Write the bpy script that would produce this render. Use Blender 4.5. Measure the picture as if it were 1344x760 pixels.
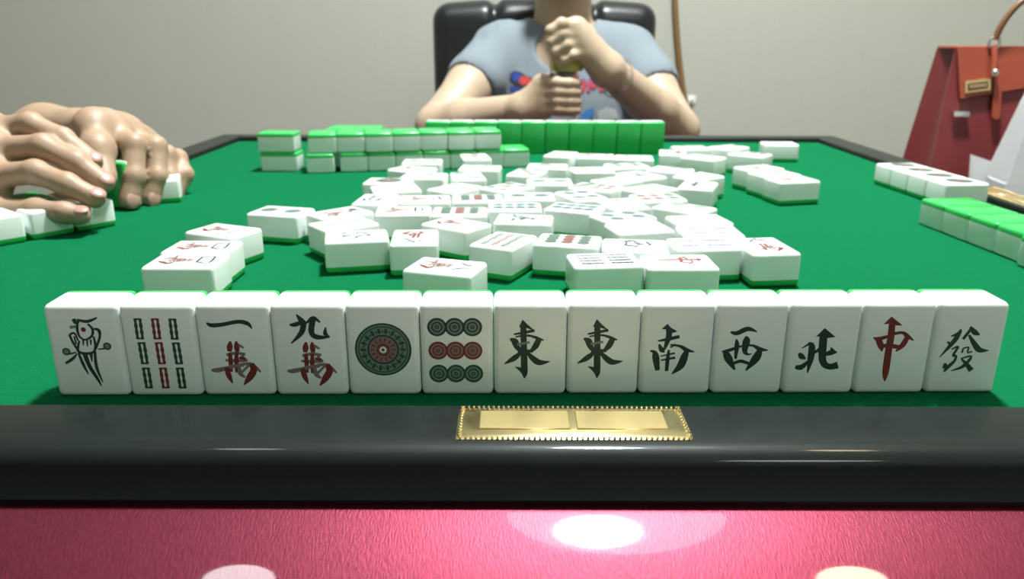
import bpy, bmesh, math, random
import numpy as np
from mathutils import Vector, Matrix, noise
from mathutils.bvhtree import BVHTree

# ------------------------------------------------------------------ scene reset
for o in list(bpy.data.objects): bpy.data.objects.remove(o)
scene = bpy.context.scene
COL = scene.collection
random.seed(7)

# ------------------------------------------------------------------ camera (photo is 1344 x 760)
FZ = 0.76                        # height of the felt above the floor
FPX, PITCH, ROLL, HCAM = 1037.3, 0.3118, 0.0024, 0.1437
FW = Vector((0, math.cos(PITCH), -math.sin(PITCH)))
RT0 = Vector((1, 0, 0)); UP0 = RT0.cross(FW)
RT = RT0 * math.cos(ROLL) + UP0 * math.sin(ROLL)
UP = -RT0 * math.sin(ROLL) + UP0 * math.cos(ROLL)
EYE = Vector((0, 0, FZ + HCAM))
cd = bpy.data.cameras.new('camera'); cam = bpy.data.objects.new('camera', cd); COL.objects.link(cam)
cam.matrix_world = Matrix(((RT.x, UP.x, -FW.x, EYE.x), (RT.y, UP.y, -FW.y, EYE.y), (RT.z, UP.z, -FW.z, EYE.z), (0, 0, 0, 1)))
cd.sensor_width = 36; cd.lens = FPX / 1344 * 36; cd.clip_start = 0.02
cd.dof.use_dof = True; cd.dof.focus_distance = 0.33; cd.dof.aperture_fstop = 15
scene.camera = cam

# ------------------------------------------------------------------ world, exposure
w = bpy.data.worlds.new('world'); scene.world = w; w.use_nodes = True
w.node_tree.nodes['Background'].inputs[0].default_value = (0.6, 0.62, 0.65, 1)
w.node_tree.nodes['Background'].inputs[1].default_value = 0.3
vs = scene.view_settings
vs.view_transform = 'Standard'; vs.look = 'None'; vs.exposure = 0.0; vs.gamma = 1; vs.use_curve_mapping = False
LAMP_MAIN, LAMP_GLOW, LAMP_SIDE, LAMP_REAR = 700.0, 8.0, 45.0, 27.0      # emission strengths of the ceiling lamps

def ray(px, py):
    return FW + RT * ((px - 672) / FPX) + UP * ((380 - py) / FPX)
def at_z(px, py, z):             # point of a pixel's ray at height z above the felt
    d = ray(px, py); t = (z - HCAM) / d.z
    return EYE + d * t
def at_y(px, py, Y):             # point of a pixel's ray at distance Y from the camera plane
    d = ray(px, py); return EYE + d * (Y / d.y)

# ------------------------------------------------------------------ materials
MATS = {}
def srgb(r, g, b):
    f = lambda c: (c / 255 / 12.92) if c <= 10 else (((c / 255) + .055) / 1.055) ** 2.4
    return (f(r), f(g), f(b), 1)
def mat(name, color, rough=.5, metal=0, coat=0, coat_rough=.03, sub=0, sheen=0, trans=0, ior=1.5, emit=None, estr=0,
        var=0, vscale=60, bump=0, bscale=300, stretch=(1, 1, 1), spec=.5):
    m = bpy.data.materials.new(name); m.use_nodes = True
    nt = m.node_tree; N = nt.nodes; L = nt.links; b = N['Principled BSDF']
    if len(color) == 3: color = (*color, 1)
    b.inputs['Base Color'].default_value = color
    b.inputs['Roughness'].default_value = rough; b.inputs['Metallic'].default_value = metal
    b.inputs['Coat Weight'].default_value = coat; b.inputs['Coat Roughness'].default_value = coat_rough
    b.inputs['IOR'].default_value = ior; b.inputs['Specular IOR Level'].default_value = spec
    if sub:
        b.inputs['Subsurface Weight'].default_value = sub; b.inputs['Subsurface Radius'].default_value = (.012, .005, .003)
        b.inputs['Subsurface Scale'].default_value = .6
    if sheen: b.inputs['Sheen Weight'].default_value = sheen
    if trans: b.inputs['Transmission Weight'].default_value = trans
    if emit:
        b.inputs['Emission Color'].default_value = (*emit, 1); b.inputs['Emission Strength'].default_value = estr
    tc = N.new('ShaderNodeTexCoord'); mp = N.new('ShaderNodeMapping'); mp.inputs['Scale'].default_value = stretch
    L.new(tc.outputs['Object'], mp.inputs['Vector'])
    if var:
        n = N.new('ShaderNodeTexNoise'); n.inputs['Scale'].default_value = vscale; n.inputs['Detail'].default_value = 4
        L.new(mp.outputs[0], n.inputs['Vector'])
        mx = N.new('ShaderNodeMix'); mx.data_type = 'RGBA'
        mx.inputs[6].default_value = tuple(c * (1 - var) for c in color[:3]) + (1,)
        mx.inputs[7].default_value = tuple(min(1, c * (1 + var)) for c in color[:3]) + (1,)
        L.new(n.outputs['Fac'], mx.inputs[0]); L.new(mx.outputs[2], b.inputs['Base Color'])
    if bump:
        n2 = N.new('ShaderNodeTexNoise'); n2.inputs['Scale'].default_value = bscale; n2.inputs['Detail'].default_value = 2
        L.new(mp.outputs[0], n2.inputs['Vector'])
        bp = N.new('ShaderNodeBump'); bp.inputs['Strength'].default_value = bump; bp.inputs['Distance'].default_value = .001
        L.new(n2.outputs['Fac'], bp.inputs['Height']); L.new(bp.outputs[0], b.inputs['Normal'])
    MATS[name] = m; return m
mat('tile_white', (.82, .87, .84), .22, var=.02, vscale=40)
mat('tile_green', (.030, .44, .095), .25, var=.05, vscale=40)
mat('ink_dark', (.012, .035, .030), .45)
mat('ink_green', (.012, .060, .030), .45)
mat('ink_blue', (.020, .060, .140), .45)
mat('ink_red', (.170, .022, .018), .45)
mat('ink_grey_green', (.150, .215, .180), .45)
mat('ink_grey_red', (.215, .150, .140), .45)
mat('felt', (.0025, .115, .042), .95, var=.14, vscale=420, bump=.5, bscale=900, spec=.04)
mat('rail_black', (.0095, .0130, .0115), .45, coat=.22, coat_rough=.06, var=.2, vscale=30, bump=.015, bscale=600, spec=.10)
mat('panel_magenta', (.135, .014, .032), .42, metal=.8, coat=.5, coat_rough=.03, var=.35, vscale=1500, bump=.14, bscale=2200, stretch=(1, .2, .2))
mat('gold', (1.0, .82, .45), .24, metal=1, bump=.02, bscale=90)
mat('gold_dull', (1.0, .78, .38), .30, metal=1, bump=.05, bscale=200)
mat('table_body', (.030, .010, .014), .4, var=.1)
mat('wallpaper', (.415, .412, .365), .85, var=.035, vscale=35, bump=.35, bscale=140, stretch=(3.5, 3.5, .12), spec=.2)
mat('ceiling_paint', (.80, .80, .78), .9, var=.02)
mat('floor_tile', (.30, .25, .20), .35, var=.12, vscale=6)
mat('lamp_shell', (.75, .75, .74), .4)
mat('lamp_cool', (1, 1, 1), .5, emit=(.93, 1.0, .97), estr=LAMP_MAIN)
mat('lamp_glow', (1, 1, 1), .5, emit=(.97, .98, 1.0), estr=LAMP_GLOW)
mat('lamp_side', (1, 1, 1), .5, emit=(.97, 1.0, 1.0), estr=LAMP_SIDE * .6)
mat('lamp_warm', (1, 1, 1), .5, emit=(1.0, .78, .52), estr=LAMP_SIDE * 1.2)
mat('lamp_rear', (1, 1, 1), .5, emit=(.88, 1.0, 1.0), estr=LAMP_REAR)
mat('skin', (.47, .345, .25), .5, sub=.15, var=.05, vscale=60, bump=.06, bscale=500)
mat('skin_tan', (.37, .245, .165), .5, sub=.12, var=.06, vscale=60, bump=.08, bscale=500)
mat('nail', (.43, .25, .205), .3)
mat('lip', (.50, .20, .18), .4)
mat('eye_white', (.8, .8, .78), .2)
mat('eye_dark', (.02, .012, .01), .2)
mat('hair', (.012, .009, .008), .45, var=.3, vscale=80, stretch=(6, 6, .4))
mat('shirt_grey', srgb(122, 131, 140), .9, sheen=.1, var=.10, vscale=420, bump=.3, bscale=700, spec=.15)
mat('shirt_dark', (.04, .05, .08), .9, var=.1)
mat('denim', (.03, .045, .09), .9, var=.15, vscale=300)
mat('print_red', (.45, .04, .04), .8)
mat('print_blue', (.02, .05, .26), .8)
mat('print_sky', (.03, .16, .42), .8)
mat('print_black', (.02, .02, .03), .8)
mat('print_grey', (.36, .38, .40), .85)
mat('leather_black', (.014, .015, .017), .33, var=.15, vscale=25, bump=.12, bscale=250)
mat('chrome', (.75, .75, .76), .12, metal=1)
mat('silver', (.80, .80, .80), .2, metal=1)
mat('plastic_black', (.02, .02, .02), .4)
mat('cord_brown', (.20, .11, .045), .45, var=.1)
mat('white_plastic', (.78, .78, .76), .35)
mat('bag_red', (.18, .024, .027), .42, var=.10, vscale=14, bump=.12, bscale=420)
mat('bag_flap', (.30, .055, .028), .40, var=.05, vscale=20, bump=.10, bscale=420)
mat('bag_dark', (.05, .015, .012), .5)
mat('handle_brown', (.16, .07, .03), .35)
mat('paper', (.76, .78, .79), .7, var=.02, vscale=15)
mat('wood_brown', (.20, .095, .04), .4, var=.25, vscale=10, stretch=(1, 12, 12))
mat('jar_glass', (.96, .97, .93), .05, trans=.92, ior=1.45)
mat('jar_drink', (.60, .50, .30), .2, trans=.35, ior=1.33)
mat('lid_olive', (.42, .36, .10), .4)

# ------------------------------------------------------------------ mesh helpers
def finish(me, smooth=40):
    if smooth:
        me.polygons.foreach_set('use_smooth', [True] * len(me.polygons))
        if smooth < 180: me.set_sharp_from_angle(angle=math.radians(smooth))
    me.update(); return me
def mesh_from(verts, faces, mats, idx=None, smooth=40, name='mesh'):
    me = bpy.data.meshes.new(name); me.from_pydata([tuple(v) for v in verts], [], faces)
    for m in ([mats] if isinstance(mats, str) else mats): me.materials.append(MATS[m])
    if idx is not None: me.polygons.foreach_set('material_index', idx)
    return finish(me, smooth)
def mesh_bm(bm, m, smooth=40, recalc=True):
    if recalc: bmesh.ops.recalc_face_normals(bm, faces=bm.faces)
    me = bpy.data.meshes.new('mesh'); bm.to_mesh(me); bm.free()
    for k in ([m] if isinstance(m, str) else m): me.materials.append(MATS[k])
    return finish(me, smooth)
def obj(name, me, parent=None, loc=(0, 0, 0), rot=(0, 0, 0)):
    o = bpy.data.objects.new(name, me); COL.objects.link(o); o.location = loc; o.rotation_euler = rot
    if parent: o.parent = parent
    return o
def tag(o, label=None, cat=None, group=None, kind=None):
    if label: o['label'] = label
    if cat: o['category'] = cat
    if group: o['group'] = group
    if kind: o['kind'] = kind
    return o
def thing(name, label, cat, loc=(0, 0, 0), rz=0, group=None):
    o = bpy.data.objects.new(name, None); COL.objects.link(o); o.empty_display_size = .02
    o.location = loc; o.rotation_euler = (0, 0, rz)
    return tag(o, label, cat, group)
def struct(name, me, label, cat='room'):
    return tag(obj(name, me), label, cat, kind='structure')
def bm_box(bm, lo, hi, bevel=0, seg=2):
    r = bmesh.ops.create_cube(bm, size=1)
    vs_ = r['verts']
    for v in vs_: v.co = Vector([lo[i] + (v.co[i] + .5) * (hi[i] - lo[i]) for i in range(3)])
    if bevel:
        es = list({e for v in vs_ for e in v.link_edges})
        bmesh.ops.bevel(bm, geom=es, offset=bevel, segments=seg, profile=.5, affect='EDGES')
def box(lo, hi, m, bevel=0, seg=2):
    bm = bmesh.new(); bm_box(bm, lo, hi, bevel, seg); return mesh_bm(bm, m)
def tube(pts, r, m, n=10, closed=False, smooth=180):
    pts = [Vector(p) for p in pts]; k = len(pts)
    rs = r if isinstance(r, (list, tuple)) else [r] * k
    V, F = [], []; up = None
    for i, p in enumerate(pts):
        a = pts[(i - 1) % k] if (closed or i > 0) else p; b = pts[(i + 1) % k] if (closed or i < k - 1) else p
        t = (b - a).normalized()
        if up is None: up = t.orthogonal().normalized()
        up = (up - t * up.dot(t)).normalized(); s = t.cross(up)
        for j in range(n):
            q = 2 * math.pi * j / n; V.append(p + (up * math.cos(q) + s * math.sin(q)) * rs[i])
    for i in range(k if closed else k - 1):
        for j in range(n):
            a0, a1 = i * n + j, i * n + (j + 1) % n; b0, b1 = ((i + 1) % k) * n + j, ((i + 1) % k) * n + (j + 1) % n
            F.append((a0, a1, b1, b0))
    if not closed:
        F.append(tuple(range(n))[::-1]); F.append(tuple((k - 1) * n + j for j in range(n)))
    return mesh_from(V, F, m, smooth=smooth if smooth < 180 else 60)
def lathe(profile, m, n=32, smooth=40):
    V, F = [], []
    for r, z in profile:
        for j in range(n):
            q = 2 * math.pi * j / n; V.append((r * math.cos(q), r * math.sin(q), z))
    for i in range(len(profile) - 1):
        for j in range(n):
            F.append((i * n + j, i * n + (j + 1) % n, (i + 1) * n + (j + 1) % n, (i + 1) * n + j))
    if profile[0][0] > 1e-6: F.append(tuple(range(n))[::-1])
    if profile[-1][0] > 1e-6: F.append(tuple((len(profile) - 1) * n + j for j in range(n)))
    return mesh_from(V, F, m, smooth=smooth)
def spline(pts, sub=6):
    P = [Vector(p) for p in pts]; out = []
    for i in range(len(P) - 1):
        p0, p1, p2, p3 = P[max(i - 1, 0)], P[i], P[i + 1], P[min(i + 2, len(P) - 1)]
        for s in range(sub):
            t = s / sub
            out.append(.5 * ((2 * p1) + (p2 - p0) * t + (2 * p0 - 5 * p1 + 4 * p2 - p3) * t * t + (3 * p1 - p0 - 3 * p2 + p3) * t ** 3))
    out.append(P[-1]); return out

# signed-distance bodies: blended tapered capsules and ellipsoids turned into one continuous surface
class Field:
    def __init__(s, lo, hi, vox):
        s.lo = np.array(lo, float); s.v = vox; s.n = np.ceil((np.array(hi) - s.lo) / vox).astype(int) + 1
        s.f = np.full(s.n, 1.0, np.float32)
    def _sub(s, lo, hi):
        a = np.maximum(np.floor((np.array(lo) - s.lo) / s.v).astype(int), 0); b = np.minimum(np.ceil((np.array(hi) - s.lo) / s.v).astype(int) + 1, s.n)
        if (b <= a).any(): return None
        ax = [(s.lo[i] + s.v * np.arange(a[i], b[i])).astype(np.float32) for i in range(3)]
        return tuple(slice(a[i], b[i]) for i in range(3)), ax[0][:, None, None], ax[1][None, :, None], ax[2][None, None, :]
    def _put(s, sl, d, k, sub):
        g = s.f[sl]
        if sub: d = -d; h = np.clip(.5 - .5 * (g - d) / k, 0, 1); s.f[sl] = g * (1 - h) + d * h + k * h * (1 - h)
        else: h = np.clip(.5 + .5 * (g - d) / k, 0, 1); s.f[sl] = g * (1 - h) + d * h - k * h * (1 - h)
    def cap(s, a, b, ra, rb=None, k=.006, sub=False):
        rb = ra if rb is None else rb; a = np.array(a, float); b = np.array(b, float); m = max(ra, rb) + 2 * k + 3 * s.v
        q = s._sub(np.minimum(a, b) - m, np.maximum(a, b) + m)
        if q is None: return
        sl, x, y, z = q; d = b - a; L = max(d @ d, 1e-12)
        t = np.clip(((x - a[0]) * d[0] + (y - a[1]) * d[1] + (z - a[2]) * d[2]) / L, 0, 1)
        r = ra + (rb - ra) * t
        D_ = np.sqrt((x - a[0] - t * d[0]) ** 2 + (y - a[1] - t * d[1]) ** 2 + (z - a[2] - t * d[2]) ** 2) - r
        s._put(sl, D_.astype(np.float32), k, sub)
    def chain(s, pts, rs, k=.006, sub=False):
        for i in range(len(pts) - 1): s.cap(pts[i], pts[i + 1], rs[i], rs[i + 1], k, sub)
    def ell(s, c, r, k=.01, rot=None, sub=False):
        c = np.array(c, float); r = np.array(r, float); m = max(r) + 2 * k + 3 * s.v
        q = s._sub(c - m, c + m)
        if q is None: return
        sl, x, y, z = q; X, Y, Z = x - c[0], y - c[1], z - c[2]
        if rot is not None:
            R = np.array(rot.transposed())
            X, Y, Z = (R[0, 0] * X + R[0, 1] * Y + R[0, 2] * Z, R[1, 0] * X + R[1, 1] * Y + R[1, 2] * Z, R[2, 0] * X + R[2, 1] * Y + R[2, 2] * Z)
        k0 = np.sqrt((X / r[0]) ** 2 + (Y / r[1]) ** 2 + (Z / r[2]) ** 2) + 1e-9
        k1 = np.sqrt((X / r[0] ** 2) ** 2 + (Y / r[1] ** 2) ** 2 + (Z / r[2] ** 2) ** 2) + 1e-9
        s._put(sl, (k0 * (k0 - 1) / k1).astype(np.float32), k, sub)
    def rbox(s, lo, hi, rad, k=.004, sub=False, groove=None):
        c = (np.array(lo) + np.array(hi)) / 2; h = (np.array(hi) - np.array(lo)) / 2 - rad; m = rad + 2 * k + 3 * s.v
        sl, x, y, z = s._sub(np.array(lo) - m, np.array(hi) + m)
        q = [np.abs(x - c[0]) - h[0], np.abs(y - c[1]) - h[1], np.abs(z - c[2]) - h[2]]
        D_ = np.sqrt(sum(np.maximum(t, 0) ** 2 for t in q)) + np.minimum(np.maximum(np.maximum(q[0], q[1]), q[2]), 0) - rad
        if groove: D_ = D_ + groove(x, y, z)
        s._put(sl, D_.astype(np.float32), k, sub)
    def mesh(s, m, smooth=180):
        f = s.f; neg = f < 0; n = f.shape
        cnt = np.zeros(tuple(k - 1 for k in n), np.uint8)
        for dx in (0, 1):
            for dy in (0, 1):
                for dz in (0, 1):
                    cnt += neg[dx:n[0] - 1 + dx, dy:n[1] - 1 + dy, dz:n[2] - 1 + dz]
        I = np.argwhere((cnt > 0) & (cnt < 8)); idm = np.full(cnt.shape, -1, np.int32); idm[tuple(I.T)] = np.arange(len(I))
        acc = np.zeros((len(I), 3)); num = np.zeros(len(I))
        C = [(0, 0, 0), (1, 0, 0), (0, 1, 0), (1, 1, 0), (0, 0, 1), (1, 0, 1), (0, 1, 1), (1, 1, 1)]
        for a in range(8):
            for b in range(a + 1, 8):
                ca, cb = np.array(C[a]), np.array(C[b])
                if abs(ca - cb).sum() != 1: continue
                fa = f[tuple((I + ca).T)]; fb = f[tuple((I + cb).T)]; ok = (fa < 0) != (fb < 0)
                t = np.where(ok, fa / np.where(ok, fa - fb, 1), 0)
                acc += np.where(ok[:, None], ca + t[:, None] * (cb - ca), 0); num += ok
        V = s.lo + s.v * (I + acc / num[:, None])
        Q = []
        for ax in range(3):
            sh = [slice(None)] * 3; s0 = list(sh); s1 = list(sh); s0[ax] = slice(0, -1); s1[ax] = slice(1, None)
            E = np.argwhere(neg[tuple(s0)] != neg[tuple(s1)])
            o1, o2 = (ax + 1) % 3, (ax + 2) % 3
            E = E[(E[:, o1] > 0) & (E[:, o2] > 0) & (E[:, o1] < n[o1] - 1) & (E[:, o2] < n[o2] - 1)]
            e1 = np.zeros(3, int); e1[o1] = 1; e2 = np.zeros(3, int); e2[o2] = 1
            q = np.stack([idm[tuple((E - e1 - e2).T)], idm[tuple((E - e2).T)], idm[tuple(E.T)], idm[tuple((E - e1).T)]], 1)
            fl = neg[tuple(E.T)]; q[~fl] = q[~fl][:, ::-1]; Q.append(q)
        Q = np.concatenate(Q)
        me = bpy.data.meshes.new('mesh'); me.vertices.add(len(V)); me.vertices.foreach_set('co', V.astype(np.float32).ravel())
        me.loops.add(len(Q) * 4); me.loops.foreach_set('vertex_index', Q.astype(np.int32).ravel())
        me.polygons.add(len(Q)); me.polygons.foreach_set('loop_start', np.arange(0, len(Q) * 4, 4, dtype=np.int32))
        me.materials.append(MATS[m]); me.update(calc_edges=True); me.validate()
        return finish(me, smooth)

# ------------------------------------------------------------------ the room
RX0, RX1, RY0, RY1, RH = -2.3, 2.4, -2.4, 2.15, 2.7
WT = .1
struct('floor', box((RX0 - WT, RY0 - WT, -WT), (RX1 + WT, RY1 + WT, 0), 'floor_tile'), 'brown tiled floor of the room', 'floor')
struct('ceiling', box((RX0 - WT, RY0 - WT, RH), (RX1 + WT, RY1 + WT, RH + WT), 'ceiling_paint'), 'white painted ceiling above the table', 'ceiling')
struct('wall_back', box((RX0 - WT, RY1, 0), (RX1 + WT, RY1 + WT, RH), 'wallpaper'), 'grey beige wallpapered wall behind the black chair', 'wall')
struct('wall_front', box((RX0 - WT, RY0 - WT, 0), (RX1 + WT, RY0, RH), 'wallpaper'), 'grey beige wallpapered wall facing the seated person', 'wall')
struct('wall_left', box((RX0 - WT, RY0, 0), (RX0, RY1, RH), 'wallpaper'), 'grey beige wallpapered wall behind the stacking hands', 'wall')
struct('wall_right', box((RX1, RY0, 0), (RX1 + WT, RY1, RH), 'wallpaper'), 'grey beige wallpapered wall beyond the red handbag', 'wall')
struct('baseboard_back', box((RX0, RY1 - .012, 0), (RX1, RY1, .09), 'wood_brown', .003), 'brown skirting board along the back wall', 'baseboard')

# ceiling lamps
def ceiling_lamp(x, y, r, m, label, depth=.08, core=None):
    t = thing('ceiling_lamp', label, 'lamp', (x, y, RH - depth), group=None)
    obj('lamp_base', lathe([(r * .92, depth), (r, depth - .01), (r * 1.03, .02), (r * 1.03, .012), (r * .99, .012)], 'lamp_shell', 48), t)
    obj('diffuser', lathe([(0, 0), (r * .5, .001), (r * .85, .005), (r * .985, .014), (r * .985, .03)], m, 48), t)
    if core: obj('light_module', lathe([(0, -.006), (core[2] * .8, -.006), (core[2], -.003), (core[2], .010)], core[3], 40), t, (core[0], core[1], 0))
    return t
ceiling_lamp(.30, 1.10, .33, 'lamp_glow', 'large round white ceiling lamp above the table', core=(-.06, -.15, .115, 'lamp_cool'))
ceiling_lamp(-.72, .62, .10, 'lamp_side', 'small round cool white ceiling lamp above the stacking hands', .06)
ceiling_lamp(.90, .62, .10, 'lamp_warm', 'small round warm white ceiling lamp above the red handbag', .06)
ceiling_lamp(1.00, -1.45, .28, 'lamp_rear', 'round ceiling lamp by the front wall')

# ------------------------------------------------------------------ the table
TL, TR, TN, TF = -.3853, .4305, .2813, 1.1240
TCX, TCY = (TL + TR) / 2, (TN + TF) / 2
table = thing('mahjong_table', 'square automatic mahjong table with green felt, black rails and a magenta apron', 'table', (TCX, TCY, 0))
HX, HY = (TR - TL) / 2, (TF - TN) / 2
def ring_side(profile, side):
    # profile: (outward offset, height rel. felt); side 0 near, 1 right, 2 far, 3 left; mitred corners
    c = [(-1, -1), (1, -1), (1, 1), (-1, 1)]; a, b = c[side], c[(side + 1) % 4]
    V, F = [], []; n = len(profile)
    for cc in (a, b):
        for o_, z in profile: V.append((cc[0] * (HX + o_), cc[1] * (HY + o_), FZ + z))
    for i in range(n - 1): F.append((i, n + i, n + i + 1, i + 1))
    F.append(tuple(range(n))); F.append(tuple(range(2 * n - 1, n - 1, -1)))
    bm = bmesh.new(); vv = [bm.verts.new(v) for v in V]
    for f in F: bm.faces.new([vv[i] for i in f])
    F2 = bm.faces.new([vv[0], vv[n - 1], vv[2 * n - 1], vv[n]])
    return bm
RW = .0393
rail_prof = [(0, -.012), (0, .0035), (.0007, .0053), (.0025, .006)] + [(.0295 + .0098 * math.sin(q), -.0008 + .0068 * math.cos(q)) for q in np.linspace(0, math.pi / 2, 9)] + [(RW + .0045, -.0095), (RW + .0035, -.0115), (RW - .006, -.0150)]
pan = [(RW - .004, -.030), (RW - .004, -.0120)]
px_, pz_ = RW + .0030, -.0118
for i in range(14):
    pan.append((px_, pz_)); t_ = math.radians(15.5 + 9.5 * i / 13 if i < 9 else 22 + (i - 8) * 12); px_ += .0048 * math.cos(t_); pz_ -= .0048 * math.sin(t_)
pan += [(px_, -.075), (px_ - .02, -.075)]
for s in range(4):
    rl = obj('rail', mesh_bm(ring_side(rail_prof, s), 'rail_black', 35), table)
    obj('apron_panel', mesh_bm(ring_side(pan, s), 'panel_magenta', 35), table)
for o in table.children: tag(o, 'glossy black rail' if o.name.startswith('rail') else 'shiny magenta apron panel')
obj('felt_top', box((-HX, -HY, FZ - .012), (HX, HY, FZ), 'felt'), table)
obj('body', box((-HX - .05, -HY - .05, .52), (HX + .05, HY + .05, FZ - .02), 'table_body', .01), table)
obj('pedestal', box((-.18, -.18, .06), (.18, .18, .53), 'table_body', .02), table)
for sx in (-1, 1):
    for sy in (-1, 1):
        V = [Vector((sx * .12, sy * .12, .07)), Vector((sx * .34, sy * .34, .035)), Vector((sx * .37, sy * .37, .02))]
        obj('foot', tube(V, [.035, .03, .02], 'plastic_black', 10), table)
# gold name plates let into each rail: plate, beaded border, two raised panels
def plate():
    L_, B_ = .043, .0128; V = []; Fc = []; n = 17      # pillow-shaped pressed plate
    for i in range(n):
        q = -1 + 2 * i / (n - 1)
        for x in (-L_, -L_ + .0015, L_ - .0015, L_): V.append((x, q * B_, (.0016 * (1 - abs(q) ** 4) if abs(x) < L_ else 0)))
    for i in range(n - 1):
        for k in range(3): Fc.append((4 * i + k, 4 * i + k + 1, 4 * i + k + 5, 4 * i + k + 4))
    a = mesh_from(V, Fc, 'gold', smooth=60); bm = bmesh.new()
    bm = bmesh.new(); n = 44
    for i in range(n):
        x = -L_ + .002 + (2 * L_ - .004) * i / (n - 1)
        for y in (-B_ + .0006, B_ - .0006): bm_box(bm, (x - .0005, y - .0005, .0004), (x + .0005, y + .0005, .0013), .0003, 1)
    for i in range(11):
        y = -B_ + .002 + (2 * B_ - .004) * i / 10
        for x in (-L_ + .0014, L_ - .0014): bm_box(bm, (x - .0005, y - .0006, .0008), (x + .0005, y + .0006, .0019), .0003, 1)
    b = mesh_bm(bm, 'gold')
    bm = bmesh.new(); bm_box(bm, (-.0345, -.0072, .0008), (-.0012, .0072, .0019), .0003, 1); c = mesh_bm(bm, 'gold_dull')
    bm = bmesh.new(); bm_box(bm, (.0012, -.0072, .0008), (.0345, .0072, .0019), .0003, 1); d = mesh_bm(bm, 'gold_dull')
    return a, b, c, d
pa, pb, pc, pd = plate()
for s, (x, y, rz) in enumerate(((0, -HY - .0165, 0), (HX + .0165, 0, math.pi / 2), (0, HY + .0165, math.pi), (-HX - .0165, 0, -math.pi / 2))):
    p = obj('name_plate', pa, table, (x, y, FZ + .0058), (0, 0, rz)); tag(p, 'gold plate with beaded edge')
    obj('beaded_border', pb, p); obj('raised_panel', pc, p); obj('raised_panel', pd, p)
# ------------------------------------------------------------------ mahjong tiles
TW, TH, TD = .0299, .0404, .0210
GB = .0045                       # thickness of the green back layer
def tile_meshes():
    out = []
    for upper in (True, False):
        bm = bmesh.new(); bm_box(bm, (-TW / 2, -TH / 2, 0), (TW / 2, TH / 2, TD), .0024, 3)
        g = list(bm.verts) + list(bm.edges) + list(bm.faces)
        bmesh.ops.bisect_plane(bm, geom=g, plane_co=(0, 0, GB), plane_no=(0, 0, 1), clear_inner=upper, clear_outer=not upper)
        bmesh.ops.holes_fill(bm, edges=[e for e in bm.edges if e.is_boundary])
        out.append(mesh_bm(bm, 'tile_white' if upper else 'tile_green', 50))
    return out
TILE_BODY, TILE_BACK = tile_meshes()
MARK_M = ['ink_dark', 'ink_green', 'ink_blue', 'ink_red', 'ink_grey_green', 'ink_grey_red', 'tile_white']
MI = {'d': 0, 'g': 1, 'b': 2, 'r': 3, 'e': 4, 'p': 5, 'w': 6}
class Mark:                       # flat inlaid print, built as thin flat polygons on the tile face
    def __init__(s): s.V, s.F, s.I, s.k = [], [], [], 0
    def lift(s): s.k += 1; return TD + .00002 + s.k * .000005
    def poly(s, P, c):
        z = s.lift(); b = len(s.V); a = sum(P[i][0] * P[(i + 1) % len(P)][1] - P[(i + 1) % len(P)][0] * P[i][1] for i in range(len(P)))
        s.V += [(x, y, z) for x, y in (P if a > 0 else P[::-1])]; s.F.append(tuple(range(b, b + len(P)))); s.I.append(MI[c])
    def stroke(s, P, c):          # P: (x, y, width)
        z = s.lift(); b = len(s.V); n = len(P)
        Q = []
        for i in range(n - 1):    # refine with a spline so brush strokes bend softly
            p0, p1, p2, p3 = P[max(i - 1, 0)], P[i], P[i + 1], P[min(i + 2, n - 1)]
            for k in range(4):
                t = k / 4; Q.append(tuple(.5 * (2 * p1[j] + (p2[j] - p0[j]) * t + (2 * p0[j] - 5 * p1[j] + 4 * p2[j] - p3[j]) * t * t + (3 * p1[j] - p0[j] - 3 * p2[j] + p3[j]) * t ** 3) for j in range(3)))
        Q.append(P[-1])
        for i, (x, y, w_) in enumerate(Q):
            a = Q[max(i - 1, 0)]; e = Q[min(i + 1, len(Q) - 1)]; dx, dy = e[0] - a[0], e[1] - a[1]; l = math.hypot(dx, dy) or 1
            nx, ny = -dy / l, dx / l; w_ = max(w_, .00008)
            s.V += [(x + nx * w_ / 2, y + ny * w_ / 2, z), (x - nx * w_ / 2, y - ny * w_ / 2, z)]
        for i in range(len(Q) - 1):
            s.F.append((b + 2 * i, b + 2 * i + 1, b + 2 * i + 3, b + 2 * i + 2)); s.I.append(MI[c])
    def disc(s, x, y, r, c, n=28, ry=None):
        s.poly([(x + r * math.cos(2 * math.pi * i / n), y + (ry or r) * math.sin(2 * math.pi * i / n)) for i in range(n)], c)
    def ring(s, x, y, r0, r1, c, n=32):
        z = s.lift(); b = len(s.V)
        for i in range(n):
            q = 2 * math.pi * i / n; s.V += [(x + r0 * math.cos(q), y + r0 * math.sin(q), z), (x + r1 * math.cos(q), y + r1 * math.sin(q), z)]
        for i in range(n):
            j = (i + 1) % n; s.F.append((b + 2 * i, b + 2 * i + 1, b + 2 * j + 1, b + 2 * j)); s.I.append(MI[c])
    def mesh(s): return mesh_from(s.V, s.F, MARK_M, s.I, smooth=0)

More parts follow.
